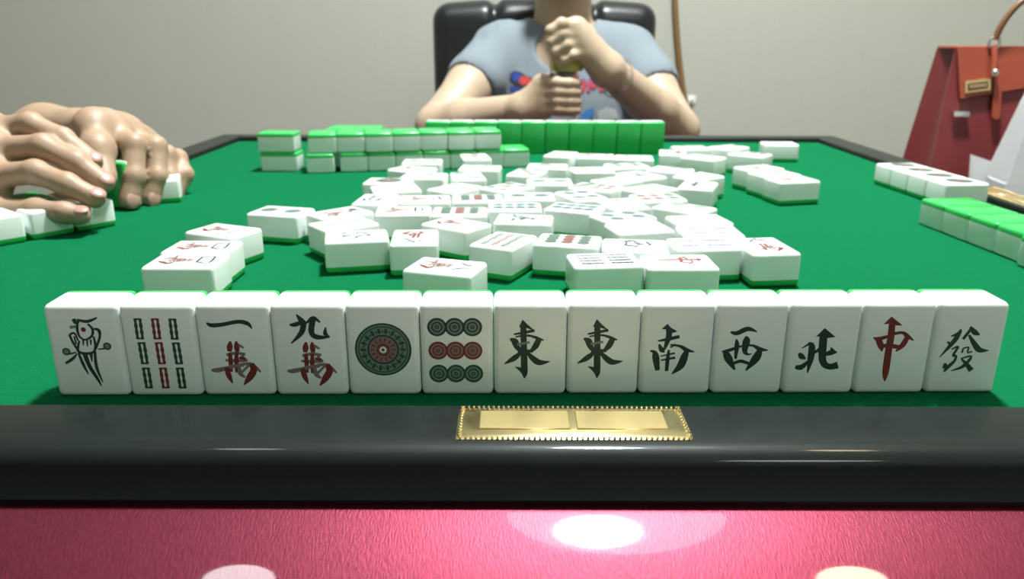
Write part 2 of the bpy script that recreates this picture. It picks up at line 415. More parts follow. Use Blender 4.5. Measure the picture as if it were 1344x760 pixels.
# the front row: where it stands (its near face) and how pixels of its faces map onto each tile
ROW_A = Vector((-.1885, .2984, FZ)); ROW_R = .0145; PITCHX = .03017
ROW_U = Vector((math.cos(ROW_R), math.sin(ROW_R), 0)); ROW_N = Vector((-math.sin(ROW_R), math.cos(ROW_R), 0))
ZS = 697 / 110
def loc_on(i, ox):                # maps a coordinate of a 6.3x enlargement of the photo to the face of row tile i
    def f(x, y):
        d = ray(ox + x / ZS, 400 + y / ZS); t = (ROW_A - EYE).dot(ROW_N) / d.dot(ROW_N); p = EYE + d * t
        return (p - ROW_A).dot(ROW_U) - (i + .5) * PITCHX, p.z - FZ - TH / 2
    return f
PXM = .0300 / 94 / ZS; BOLD = 1.28             # metres per enlarged pixel on the row
def trace(i, ox, strokes=(), polys=(), into=None):
    m = into or Mark(); f = loc_on(i, ox)
    for c, P in strokes: m.stroke([(*f(x, y), (w_ * BOLD + 2) * PXM) for x, y, w_ in P], c)
    for c, P in polys: m.poly([f(x, y) for x, y in P], c)
    return m
WAN = [('r', [(265, 305, 10), (262, 350, 36), (258, 392, 22)]), ('r', [(315, 305, 10), (320, 350, 34), (325, 400, 20)]), ('p', [(335, 335, 18), (378, 362, 12)]),
       ('p', [(235, 420, 18), (300, 405, 20), (392, 412, 16)]), ('p', [(225, 462, 12), (300, 468, 24), (410, 462, 18)]), ('r', [(265, 405, 22), (270, 490, 26), (275, 560, 18)]),
       ('r', [(318, 400, 20), (318, 480, 26), (318, 565, 14)]), ('p', [(370, 400, 18), (368, 480, 22)]), ('r', [(340, 440, 12), (395, 455, 20)]),
       ('p', [(262, 515, 20), (380, 505, 18)]), ('p', [(110, 545, 14), (160, 546, 30), (240, 528, 24), (330, 505, 18), (430, 492, 20), (480, 525, 22), (522, 562, 8)]),
       ('r', [(236, 525, 26), (255, 590, 34), (286, 655, 5)]), ('r', [(440, 492, 34), (462, 545, 42), (425, 610, 40), (380, 668, 5)]),
       ('p', [(340, 520, 18), (352, 575, 28), (392, 605, 10)]), ('p', [(362, 565, 14), (425, 500, 14)])]
def shift(S, dx, dy): return [(c, [(x + dx, y + dy, w_) for x, y, w_ in P]) for c, P in S]
ONE = [('d', [(68, 152, 10), (110, 172, 26), (200, 166, 24), (330, 142, 24), (410, 158, 26), (448, 202, 4)])]
NINE = [('d', [(215, 80, 6), (255, 128, 32), (290, 150, 18)]), ('d', [(158, 165, 10), (200, 166, 26), (275, 140, 24)]), ('d', [(278, 138, 34), (258, 230, 32), (172, 322, 6)]),
        ('d', [(300, 152, 12), (355, 108, 22), (412, 146, 10)]), ('d', [(356, 108, 36), (340, 200, 36), (352, 250, 32), (400, 270, 30), (495, 268, 6)]), ('d', [(460, 185, 4), (456, 240, 26), (492, 270, 8)])]
EAST = ([('d', [(293, 150, 20), (297, 190, 36), (300, 300, 38), (305, 520, 42), (308, 575, 32), (305, 614, 3)]), ('d', [(218, 246, 10), (290, 234, 16), (390, 214, 18)]),
         ('d', [(232, 268, 8), (310, 256, 12), (395, 266, 10)]), ('d', [(186, 283, 10), (225, 305, 42), (245, 350, 36), (272, 388, 20)]), ('d', [(330, 250, 6), (400, 272, 18), (466, 296, 8)]),
         ('d', [(428, 285, 34), (398, 345, 38), (358, 388, 18)]), ('e', [(245, 330, 14), (350, 312, 14)]), ('d', [(250, 385, 20), (378, 385, 20)]),
         ('d', [(285, 390, 14), (220, 445, 36), (138, 492, 4)]), ('d', [(325, 390, 14), (370, 440, 34), (430, 480, 38), (516, 472, 4)]), ('d', [(230, 518, 4), (270, 535, 22), (308, 575, 26)])],
        [('d', [(291, 122), (260, 186), (300, 186), (392, 216), (330, 162)])])
SOUTH = ([('d', [(335, 200, 34), (335, 260, 36), (310, 340, 22), (290, 388, 4)]), ('d', [(243, 302, 8), (330, 286, 22), (424, 264, 20)]), ('d', [(253, 328, 10), (275, 375, 30), (300, 396, 4)]),
          ('d', [(178, 383, 6), (214, 395, 26), (226, 440, 44), (240, 546, 28)]), ('d', [(345, 332, 8), (430, 345, 18), (480, 375, 26), (546, 392, 6)]), ('d', [(488, 375, 22), (465, 430, 46), (430, 510, 46), (358, 576, 6)]),
          ('d', [(335, 375, 12), (325, 450, 24), (315, 552, 20)]), ('d', [(265, 428, 6), (385, 402, 12)]), ('d', [(268, 462, 8), (388, 440, 16)]), ('d', [(345, 356, 8), (392, 330, 14)])],
         [('d', [(325, 158), (274, 202), (318, 206), (330, 240), (360, 236), (408, 222), (352, 190)])])
WEST = ([('d', [(248, 228, 12), (300, 238, 28), (390, 202, 30), (467, 226, 6)]), ('d', [(295, 288, 8), (300, 340, 30), (288, 452, 14)]), ('d', [(375, 262, 8), (380, 300, 46), (365, 380, 34), (385, 412, 16), (422, 410, 6)]),
         ('d', [(173, 390, 6), (235, 380, 22), (340, 345, 12), (430, 340, 14), (490, 370, 26), (557, 380, 6)]), ('d', [(200, 388, 28), (230, 450, 50), (282, 542, 10)]), ('d', [(495, 372, 30), (455, 450, 54), (374, 547, 8)]),
         ('d', [(265, 492, 18), (330, 470, 22), (405, 492, 18)])], [])
NORTH = ([('d', [(290, 318, 12), (320, 345, 40), (310, 450, 40), (283, 567, 6)]), ('d', [(238, 362, 4), (300, 325, 16)]), ('d', [(213, 402, 14), (235, 430, 36), (268, 452, 6)]), ('d', [(183, 515, 22), (230, 520, 36), (292, 470, 16)]),
          ('d', [(418, 255, 50), (410, 360, 50), (408, 450, 46), (430, 500, 40), (480, 515, 40), (536, 500, 48)]), ('d', [(322, 412, 12), (392, 365, 26)]), ('d', [(425, 415, 18), (480, 398, 36), (530, 395, 6)])],
         [('d', [(428, 193), (353, 267), (395, 262), (395, 278), (445, 278), (518, 268)]), ('d', [(478, 348), (532, 396), (468, 412)])])
CENTRE = ([('r', [(355, 150, 40), (345, 260, 44), (325, 380, 44), (300, 560, 42), (292, 637, 5)]), ('r', [(198, 273, 6), (240, 285, 26), (325, 262, 18)]), ('r', [(238, 285, 36), (262, 345, 38), (270, 388, 6)]),
           ('r', [(368, 242, 20), (440, 232, 18), (480, 260, 26), (533, 297, 5)]), ('r', [(482, 268, 30), (442, 335, 36), (384, 388, 8)]), ('r', [(252, 356, 22), (320, 336, 26), (390, 350, 26), (425, 345, 18)])],
          [('r', [(350, 98), (282, 163), (330, 158), (380, 172), (443, 172)])])
FORTUNE = ([('g', [(243, 262, 6), (300, 244, 24), (328, 204, 8)]), ('g', [(326, 214, 18), (272, 300, 32), (148, 438, 4)]), ('g', [(213, 308, 10), (248, 338, 24)]), ('g', [(404, 184, 12), (440, 230, 34), (482, 250, 8)]),
            ('g', [(412, 200, 20), (343, 288, 18)]), ('g', [(393, 252, 12), (440, 330, 32), (482, 378, 34), (557, 381, 4)]), ('g', [(248, 372, 8), (302, 350, 14), (262, 420, 16), (285, 428, 14), (270, 470, 18), (225, 512, 24), (183, 558, 14)]),
            ('g', [(195, 488, 20), (192, 530, 32)]), ('g', [(345, 362, 10), (335, 402, 10)]), ('g', [(345, 364, 8), (388, 355, 10), (382, 398, 10), (420, 388, 8)]), ('g', [(325, 448, 8), (412, 430, 14), (345, 512, 22), (243, 550, 5)]),
            ('g', [(330, 450, 8), (380, 505, 26), (412, 548, 34)])], [])
def m_bird():
    m = trace(0, 70, [('g', [(165, 118, 22), (185, 145, 30), (215, 142, 10)]), ('d', [(195, 125, 12), (280, 140, 20), (362, 108, 8)]), ('e', [(135, 190, 20), (195, 180, 14)]), ('d', [(200, 155, 12), (198, 205, 16), (215, 262, 12), (262, 292, 10), (318, 262, 14), (325, 205, 16), (285, 160, 12)]),
        ('d', [(132, 248, 14), (160, 310, 14), (203, 378, 14)]), ('d', [(135, 248, 12), (175, 238, 12), (205, 300, 10)]), ('g', [(172, 262, 8), (190, 330, 12)]), ('d', [(325, 200, 6), (375, 212, 20), (385, 270, 14), (352, 365, 14)]), ('d', [(335, 265, 12), (350, 340, 14)]),
        ('d', [(248, 292, 12), (248, 338, 6)]), ('d', [(280, 296, 12), (284, 348, 6)]), ('d', [(310, 290, 12), (312, 335, 6)]), ('d', [(215, 300, 10), (206, 385, 16), (270, 406, 16), (340, 388, 14), (348, 310, 12)]),
        ('d', [(208, 400, 12), (250, 500, 18), (292, 578, 6)]), ('d', [(262, 410, 30), (300, 510, 24), (370, 620, 18), (402, 678, 4)]), ('d', [(312, 405, 22), (322, 475, 4)]), ('d', [(345, 385, 14), (360, 520, 18), (412, 645, 6)]),
        ('g', [(135, 410, 10), (192, 396, 8)]), ('g', [(103, 487, 14), (160, 450, 18), (197, 408, 6)]), ('g', [(372, 370, 6), (425, 366, 10)])])
    f = loc_on(0, 70)
    for x, y in ((108, 390), (448, 345)): m.disc(*f(x, y), 32 * PXM, 'e', 16); m.ring(*f(x, y), 20 * PXM, 33 * PXM, 'g', 16)
    m.disc(*f(250, 207), 20 * PXM, 'r', 14); return m
def stick(m, a, b, c, w_):        # a bamboo stick: two knobbly dark rails with a pale core
    dx, dy = b[0] - a[0], b[1] - a[1]; l = math.hypot(dx, dy); nx, ny = -dy / l, dx / l
    for sg in (-1, 1):
        P = []
        for k in range(7):
            t = k / 6; P.append((a[0] + dx * t + nx * sg * w_ * .30, a[1] + dy * t + ny * sg * w_ * .30, w_ * (.44 if k % 2 == 0 else .30)))
        m.stroke(P, c)
    for e in (a, b): m.stroke([(e[0] - nx * w_ * .45, e[1] - ny * w_ * .45, w_ * .22), (e[0] + nx * w_ * .45, e[1] + ny * w_ * .45, w_ * .22)], c)
def m_bam9():
    m = Mark(); f = loc_on(1, 165)
    S = [((97, 120), (120, 282)), ((242, 120), (264, 282)), ((387, 122), (408, 284)), ((132, 318), (160, 488)), ((275, 318), (302, 488)), ((417, 320), (445, 488)), ((168, 528), (195, 688)), ((310, 528), (335, 688)), ((450, 528), (475, 688))]
    for k, (a, b) in enumerate(S): stick(m, f(*a), f(*b), 'r' if k % 3 == 1 else 'g', 66 * PXM)
    return m
def dot(m, x, y, r, c):
    lo = {'b': 'e', 'g': 'e', 'r': 'p', 'd': 'e'}[c]
    m.disc(x, y, r, c, 28); m.disc(x, y, r * .78, lo, 28); m.ring(x, y, r * .42, r * .58, c, 24); m.disc(x, y, r * .22, c, 14); m.disc(x, y, r * .09, lo, 8)
def m_dot9():
    m = Mark(); f = loc_on(5, 545)
    for c, P in (('d', ((180, 187), (327, 187), (475, 187))), ('r', ((190, 382), (335, 382), (478, 382))), ('g', ((197, 572), (340, 572), (485, 572)))):
        for q in P: dot(m, *f(*q), 79 * PXM, c)
    return m
def m_dot1():
    m = Mark(); x, y = loc_on(4, 450)(335, 375); r = 230 * PXM
    m.disc(x, y, r, 'g', 48); m.disc(x, y, r * .93, 'e', 48); m.ring(x, y, r * .84, r * .88, 'g', 48); m.disc(x, y, r * .54, 'p', 40); m.ring(x, y, r * .50, r * .56, 'd', 40)
    for i in range(18):
        q = 2 * math.pi * i / 18; c_, s_ = math.cos(q), math.sin(q)
        m.stroke([(x + c_ * r * .60, y + s_ * r * .60, r * .05), (x + c_ * r * .70, y + s_ * r * .70, r * .11), (x + c_ * r * .80, y + s_ * r * .80, r * .07)], 'g')
        q += .09; c_, s_ = math.cos(q), math.sin(q); m.stroke([(x + c_ * r * .66, y + s_ * r * .66, r * .04), (x + math.cos(q + .14) * r * .72, y + math.sin(q + .14) * r * .72, r * .04)], 'g')
    for i in range(14):
        q = 2 * math.pi * i / 14; c_, s_ = math.cos(q), math.sin(q); m.stroke([(x + c_ * r * .29, y + s_ * r * .29, r * .04), (x + c_ * r * .44, y + s_ * r * .44, r * .06)], 'r')
    m.ring(x, y, r * .17, r * .23, 'r', 24); m.disc(x, y, r * .12, 'w', 16); m.disc(x, y, r * .06, 'r', 10); return m
def char(i, ox, G_): return trace(i, ox, *G_)
FACE = {}
FACE['bird'] = m_bird().mesh(); FACE['bam9'] = m_bam9().mesh(); FACE['dot1'] = m_dot1().mesh(); FACE['dot9'] = m_dot9().mesh()
FACE['wan1'] = trace(2, 260, WAN + ONE).mesh(); FACE['wan9'] = trace(3, 355, shift(WAN, 30, 5) + NINE).mesh()
FACE['east'] = char(6, 640, EAST).mesh(); FACE['south'] = char(8, 825, SOUTH).mesh(); FACE['west'] = char(9, 920, WEST).mesh()
FACE['north'] = char(10, 1015, NORTH).mesh(); FACE['centre'] = char(11, 1115, CENTRE).mesh(); FACE['fortune'] = char(12, 1210, FORTUNE).mesh()
# further suit tiles for the heap
NUM = {2: [('d', [(160, 130, 20), (380, 120, 22)]), ('d', [(110, 230, 22), (430, 220, 28)])],
       4: [('d', [(130, 110, 20), (150, 260, 24)]), ('d', [(130, 115, 18), (400, 105, 22), (380, 255, 24)]), ('d', [(225, 120, 16), (190, 210, 14)]), ('d', [(300, 118, 18), (320, 195, 16), (370, 200, 10)]), ('d', [(150, 255, 20), (385, 248, 22)])],
       3: [('d', [(170, 95, 18), (370, 88, 20)]), ('d', [(190, 170, 18), (350, 164, 20)]), ('d', [(120, 255, 20), (430, 245, 26)])],
       5: [('d', [(150, 95, 16), (400, 88, 20)]), ('d', [(270, 95, 20), (215, 260, 20)]), ('d', [(170, 175, 16), (370, 168, 18), (350, 260, 20)]), ('d', [(110, 265, 18), (440, 258, 24)])],
       7: [('d', [(120, 185, 18), (420, 145, 24)]), ('d', [(265, 75, 18), (255, 230, 26), (300, 270, 24), (430, 258, 14)])],
       6: [('d', [(260, 70, 22), (290, 115, 26)]), ('d', [(110, 150, 16), (420, 135, 24)]), ('d', [(220, 175, 24), (120, 285, 8)]), ('d', [(320, 170, 18), (420, 280, 30)])],
       8: [('d', [(210, 110, 26), (190, 200, 24), (110, 280, 6)]), ('d', [(310, 90, 14), (340, 190, 28), (440, 275, 22)])]}
for n, S in NUM.items(): FACE['wan%d' % n] = trace(2, 260, WAN + S).mesh()
def dots(L_, r):
    m = Mark()
    for x, y, c in L_: dot(m, x, y, r, c)
    return m.mesh()
FACE['dot2'] = dots([(0, .0095, 'b'), (0, -.0095, 'g')], .0062)
FACE['dot4'] = dots([(sx * .006, sy * .009, 'b' if sx * sy > 0 else 'g') for sx in (-1, 1) for sy in (-1, 1)], .0050)
FACE['dot8'] = dots([(sx * .0052, y, 'b') for sx in (-1, 1) for y in (-.0125, -.0042, .0042, .0125)], .0041)
FACE['dot3'] = dots([(-.007, .011, 'b'), (0, 0, 'r'), (.007, -.011, 'g')], .0046)
FACE['dot5'] = dots([(sx * .0072, sy * .011, 'b' if sx * sy > 0 else 'g') for sx in (-1, 1) for sy in (-1, 1)] + [(0, 0, 'r')], .0045)
FACE['dot6'] = dots([(sx * .006, y, c_) for sx in (-1, 1) for y, c_ in ((.0115, 'g'), (-.001, 'r'), (-.0115, 'r'))], .0046)
FACE['dot7'] = dots([(-.008, .0145, 'g'), (0, .011, 'g'), (.008, .0075, 'g')] + [(sx * .0055, y, 'r') for sx in (-1, 1) for y in (-.003, -.0125)], .0042)
def bams(L_, w_=.0034, h=.0105):
    m = Mark()
    for x, y, c in L_: stick(m, (x, y - h / 2), (x, y + h / 2), c, w_)
    return m.mesh()
FACE['bam2'] = bams([(0, .0085, 'g'), (0, -.0085, 'b')], .0036, .014)
FACE['bam4'] = bams([(sx * .006, sy * .0085, 'g' if sx < 0 else 'b') for sx in (-1, 1) for sy in (-1, 1)], .0036, .013)
FACE['bam8'] = bams([(x, y, 'g') for x in (-.0085, -.0028, .0028, .0085) for y in (-.0085, .0085)], .0030, .012)
FACE['bam3'] = bams([(0, .0085, 'b'), (-.006, -.0085, 'g'), (.006, -.0085, 'g')], .0036, .013)
FACE['bam5'] = bams([(sx * .0075, sy * .0085, 'g') for sx in (-1, 1) for sy in (-1, 1)] + [(0, 0, 'r')], .0034, .013)
FACE['bam6'] = bams([(x, sy * .0085, 'g' if sy > 0 else 'b') for x in (-.008, 0, .008) for sy in (-1, 1)], .0034, .013)
FACE['bam7'] = bams([(0, .0125, 'r')] + [(x, y, 'g') for x in (-.008, 0, .008) for y in (0, -.0115)], .0034, .0095)
FACE['blank'] = None
POSE = {'up': (Vector((0, 0, 0)), (0, 0, 0)), 'down': (Vector((0, 0, TD)), (math.pi, 0, 0)),
        'stand': (Vector((0, TD / 2, TH / 2)), (math.pi / 2, 0, 0)), 'back': (Vector((0, -TD / 2, TH / 2)), (math.pi / 2, 0, math.pi))}
def tile(x, y, z, rz, pose, face, label, group):
    t = thing('mahjong_tile', label, 'mahjong tile', (x, y, FZ + z), rz, group)
    lo, ro = POSE[pose]
    obj('ivory_body', TILE_BODY, t, lo, ro); obj('green_back', TILE_BACK, t, lo, ro)
    if FACE.get(face): obj('face_marking', FACE[face], t, lo, ro)
    return t

# the player's own row, standing on edge at the near rail
ROWF = [('bird', 'with a dark green crested bird'), ('bam9', 'with nine bamboo sticks in green and red'), ('wan1', 'with one dark bar over a red character'), ('wan9', 'with a dark hooked numeral over a red character'),
        ('dot1', 'with one big ornate green and brown circle'), ('dot9', 'with nine small ringed circles in three rows'), ('east', 'with an east character, beside the nine circles tile'), ('east', 'with an east character, beside the south tile'),
        ('south', 'with a dark south character'), ('west', 'with a dark west character'), ('north', 'with a dark north character'), ('centre', 'with a red arrow-like centre character'), ('fortune', 'with a green fortune character at the end')]
for i, (f, txt) in enumerate(ROWF):
    p = ROW_A + ROW_U * ((i + .5) * PITCHX) + ROW_N * (TD / 2 + random.uniform(0, .0004))
    tile(p.x, p.y, 0, ROW_R, 'stand', f, 'ivory tile %s, standing in the front row' % txt, 'standing row of thirteen tiles behind the gold plate')

# the heap of discards: face, centre x, centre y, direction of the long axis
PILE = [
('4wan',-0.1859,0.4340,0.009),
('4wan',-0.1884,0.4651,-0.030),
('wan',-0.1904,0.5080,2.728),
('2dot',-0.1691,0.5682,-0.251),
('2bam',-0.1154,0.5287,0.661),
('wind',-0.0999,0.4935,0.214),
('wan',-0.1251,0.5626,0.749),
('wind',-0.1069,0.6126,1.490),
('wanv',-0.0622,0.4911,1.644),
('8wan',-0.0372,0.4243,-0.301),
('wan',-0.0383,0.5283,-0.635),
('9bam',-0.0053,0.4832,1.128),
('3dotrow',-0.0384,0.5679,0.011),
('3dotrow',-0.0270,0.6170,0.090),
('wind',0.0083,0.5435,-0.115),
('3dotrow',0.0353,0.4833,-0.222),
('bam8',0.0532,0.4382,0.123),
('wan2',0.0953,0.4345,0.026),
('wind',0.0757,0.4713,-0.118),
('plain',0.0854,0.5193,0.242),
('8dot',0.0470,0.5825,-0.396),
('dotwan',0.0790,0.5531,0.458),
('4bam',0.1187,0.4760,0.091),
('4bam',0.1307,0.5091,0.010),
('wanv',0.1553,0.4711,1.684),
('2bam',0.1310,0.5427,0.175),
('bam8',0.1294,0.5836,2.430),
('wind',0.1604,0.6772,1.184),
('wind',0.1713,0.7233,0.652),
('wan',0.2518,0.7079,0.234),
('wind',0.2459,0.7391,0.304),
('wan',0.2410,0.7717,0.414),
('plain',0.3201,0.9563,-0.066),
('plain',0.2595,0.8660,2.430),
('wan',0.2506,0.9219,0.590),
('plain',0.2058,0.9166,0.168),
('plain',0.1774,0.8795,1.395),
('wind',0.2030,0.8423,2.434),
('1dot',-0.1096,0.6941,-0.079),
('wind',-0.0984,0.6592,0.282),
('wan',-0.0689,0.6137,0.085),
('wan',-0.0800,0.5714,0.073),
('plain',-0.0484,0.6622,0.926),
('wind',-0.0045,0.6658,0.796),
('plain',-0.0962,0.7603,-0.448),
('wan',-0.0919,0.8087,0.016),
('wind',-0.0806,0.7222,-0.087),
('wan',-0.0394,0.8425,1.746),
('plain',-0.0313,0.7694,-0.097),
('plain',-0.0409,0.7209,1.748),
('wind',0.0532,0.8631,1.225),
('wan',0.0891,0.8493,-0.113),
('wan',0.1290,0.8401,-0.114),
('plain',0.0138,0.7418,1.248),
('wind',0.0347,0.7802,-0.110),
('2dot',0.0329,0.6928,0.013),
('plain',0.0763,0.7589,0.134),
('dotwan',0.1135,0.7840,0.248),
('plain',0.0932,0.7008,0.685),
('plain',0.0710,0.6678,2.631),
('2dot',0.0140,0.6271,0.012),
('8dot',0.0020,0.5855,0.011),
('dotwan',0.0554,0.6311,1.968),
('wind',0.1157,0.6607,0.643),
('2bam',0.0848,0.5976,1.850),
('plain',0.1522,0.7605,2.578),
('wind',0.1188,0.7282,2.173),
('plain',0.1160,0.6223,0.186),
]
FMAP = {'4wan': 'wan4', '8wan': 'wan8', 'wanv': 'wan6', '2dot': 'dot2', '2bam': 'bam2', '9bam': 'bam9', '3dotrow': 'dot9', 'bam8': 'bam8', 'wan2': 'centre', '8dot': 'dot8', '4bam': 'bam4', '1dot': 'dot1', 'dotwan': 'dot4'}
WL = ['fortune', 'south', 'north', 'west', 'east', 'bam3', 'dot3', 'centre', 'bam5', 'dot5', 'fortune', 'south', 'west', 'bam6', 'north', 'east', 'dot6']
WN = ['wan2', 'wan9', 'wan3', 'wan1', 'wan8', 'wan5', 'wan7', 'wan2', 'wan9', 'wan3', 'wan1', 'wan5', 'wan7', 'wan8']
PL = ['blank', 'bam3', 'dot6', 'wan3', 'dot7', 'bam5', 'wan7', 'bam6', 'dot3', 'dot5', 'wan5', 'bam7', 'dot7', 'bam7', 'dot6', 'blank', 'bird']
FTXT = {'wan1': 'with one bar over a red character', 'wan2': 'with two bars over a red character', 'wan4': 'with a boxed numeral over a red character', 'wan6': 'with a numeral six over a red character', 'wan8': 'with a splayed numeral over a red character',
        'wan9': 'with a hooked numeral over a red character', 'dot1': 'with one big round disc', 'dot2': 'with two round discs', 'dot4': 'with four round discs', 'dot8': 'with eight small discs', 'dot9': 'with nine small discs',
        'bam2': 'with two bamboo sticks', 'bam4': 'with four bamboo sticks', 'bam8': 'with eight bamboo sticks', 'bam9': 'with nine bamboo sticks', 'blank': 'with a blank face', 'centre': 'with a red centre character',
        'wan3': 'with three bars over a red character', 'wan5': 'with a numeral five over a red character', 'wan7': 'with a numeral seven over a red character', 'dot3': 'with three round discs', 'dot5': 'with five round discs', 'dot6': 'with six round discs', 'dot7': 'with seven round discs', 'bam3': 'with three bamboo sticks', 'bam5': 'with five bamboo sticks', 'bam6': 'with six bamboo sticks', 'bam7': 'with seven bamboo sticks', 'bird': 'with a green bird',
        'east': 'with an east character', 'south': 'with a south character', 'west': 'with a west character', 'north': 'with a north character', 'fortune': 'with a green fortune character'}
def kind_of(f): return f
SPECIAL = {0: 'face-up tile with red and black characters, frontmost of three outliers behind the bird tile', 1: 'face-up tile with red and black characters, middle of three outliers behind the bird tile',
           2: 'slanted face-up tile, hindmost of three outliers behind the bird tile', 9: 'tilted face-up tile with red and black characters behind the standing nine circles tile',
           11: 'face-up nine bamboo tile with three dashed stripes at the front of the heap', 15: 'face-up nine circles tile with three colour clusters at the front of the heap',
           16: 'face-up tile with faint pale green bamboo marks right behind the standing east tiles', 17: 'face-up tile with a red character right behind the standing south tile', 24: 'end-on face-up tile with red character at the heap corner behind the north tile',
           29: 'face-up tile with red and black characters, frontmost of three tiles beside the heap', 30: 'face-up tile, middle of three parallel tiles beside the heap', 31: 'face-up tile, hindmost of three parallel tiles beside the heap',
           32: 'lone white tile lying by the far rail corner', 38: 'face-up tile with one big dark disc at the heap edge by the stacked wall'}
FLIP = {2, 8}
ci = {'wind': 0, 'wan': 0, 'plain': 0}
for k, (f, x, y, a) in enumerate(PILE):
    if f in ci:
        L_ = {'wind': WL, 'wan': WN, 'plain': PL}[f]; face = L_[ci[f] % len(L_)]; ci[f] += 1
    else: face = FMAP[f]
    rz = a - math.pi / 2 + (math.pi if k in FLIP else 0)
    kd = kind_of(face)
    lab = SPECIAL.get(k, 'white tile %s, face up in the jumbled heap' % FTXT[kd]); grp = 'tiles jumbled in the middle of the table' + ('' if k in SPECIAL else ', ' + FTXT[kd][5:])
    tile(x, y, 0, rz, 'up', face, lab, grp)

ORD = ['first', 'second', 'third', 'fourth', 'fifth', 'sixth', 'seventh', 'eighth', 'ninth', 'tenth']
# stacked wall, two tiers, green backs up
WA = math.radians(11)
wu = Vector((math.cos(WA), math.sin(WA), 0)); wn = Vector((-math.sin(WA), math.cos(WA), 0))
w0 = at_z(447, 226.5, 0); w0.z = 0
for i in range(-1, 7):
    p = w0 + wu * ((i + .5) * .0302) + wn * (TH / 2)
    if i < 0: p += -wu * .0055 - wn * .002
    tile(p.x, p.y, 0, WA, 'down', 'wan1', 'face-down tile, %s in the lower tier of the stacked wall from the lone stack' % ORD[i + 1], 'lower tier of the stacked wall')
u0 = w0 - wu * .0325
for i in range(7):
    p = u0 + wu * ((i + .5) * .0302) + wn * (TH / 2 + .001 * math.sin(i * 2.1))
    tile(p.x, p.y, TD + .0001, WA, 'down', 'wan1', 'face-down tile, %s in the upper tier of the stacked wall from the lone stack' % ORD[i], 'upper tier of the stacked wall')
sp = at_z(343, 225.5, 0)
tile(sp.x + TH / 2, sp.y + TW / 2, 0, math.pi / 2, 'down', 'wan1', 'face-down bottom tile of the lone stack of two beside the wall', 'lone stack of two')
tile(sp.x + TH / 2 - .0015, sp.y + TW / 2, TD + .0001, math.pi / 2, 'down', 'wan1', 'face-down top tile of the lone stack of two beside the wall', 'lone stack of two')
bp = at_z(428, 168.5, 2 * TD)
for i in range(2):
    for t_ in range(2):
        tile(bp.x + TW / 2 + i * .0303, bp.y + TH / 2 - .004, t_ * (TD + .0001), 0, 'down', 'wan1', 'face-down %s tile of the twin stacks hidden behind the stacked wall' % ('top' if t_ else 'bottom'), 'pair of stacks behind the wall')
# opposite player's row, green backs facing the camera
fx, fy = -.1094, 1.0053
for i in range(10):
    tile(fx + (i + .5) * .0301, fy + TD / 2 + random.uniform(0, .0005), 0, 0, 'back', 'wan1', 'green-backed standing tile, %s in the opposite row counted from its free end' % ORD[9 - i], 'opposite row of standing tiles')
# right-hand player's open set and concealed row
ra = at_z(1243, 241.6, TD); rb = at_z(1160, 217, TD); rd = (rb - ra); rd.z = 0; rd.normalize(); rn = Vector((rd.y, -rd.x, 0))
for i in range(4):
    p = ra + rd * ((i + .5) * .0300) + rn * (TH / 2); tile(p.x, p.y, 0, math.atan2(rn.y, rn.x) - math.pi / 2, 'up', 'dot1', 'face-up one circle tile, %s in the open set by the handbag from the face-down row' % ORD[i], 'open set of four tiles by the handbag')
ga = at_z(1209, 259.5, TD); gb = at_z(1344, 305, TD); gd = (gb - ga); gd.z = 0; gd.normalize(); gn = Vector((-gd.y, gd.x, 0))
for i in range(5):
    p = ga + gd * ((i + .5) * .0300) + gn * (TH / 2 - (.005 if i == 4 else 0)); tile(p.x, p.y, 0, math.atan2(gn.y, gn.x) - math.pi / 2, 'down', 'wan1', 'face-down green tile, %s in the row counted from the open set' % ORD[i], 'face-down row next to the open set')
# tiles under the left-hand player's hands
la = at_z(44, 316, 0); lb = at_z(138, 299, 0); ld = (lb - la); ld.z = 0; ld.normalize(); ln = Vector((-ld.y, ld.x, 0)); lz = math.atan2(ld.y, ld.x)
for i, s in enumerate((-.0335, .0, .0318)):
    p = la + ld * (s + TW / 2) + ln * (TH / 2); tile(p.x, p.y, 0, lz, 'up', 'blank', 'face-up white tile under the stacking hands, %s towards the standing green tile' % ORD[i], 'white tiles under the stacking hands')
for i, s in enumerate((-.022, .0085)):
    p = la + ld * (s + TW / 2) + ln * (TH * 1.5 + .003); tile(p.x, p.y, 0, lz, 'down', 'wan1', 'face-down green tile half hidden behind the fingers of the stacking hands', 'green tiles under the stacking hands')
sp = at_z(147, 277, 0); tile(sp.x, sp.y + .020, 0, math.radians(-14), 'back', 'wan1', 'tile standing on edge with green back out between the two stacking hands', 'tiles held by the stacking hands')
sp = at_z(203, 268, 0); tile(sp.x, sp.y + .022, 0, math.radians(20), 'up', 'blank', 'white tile half hidden behind the bent fingers of the far stacking hand', 'tiles held by the stacking hands')
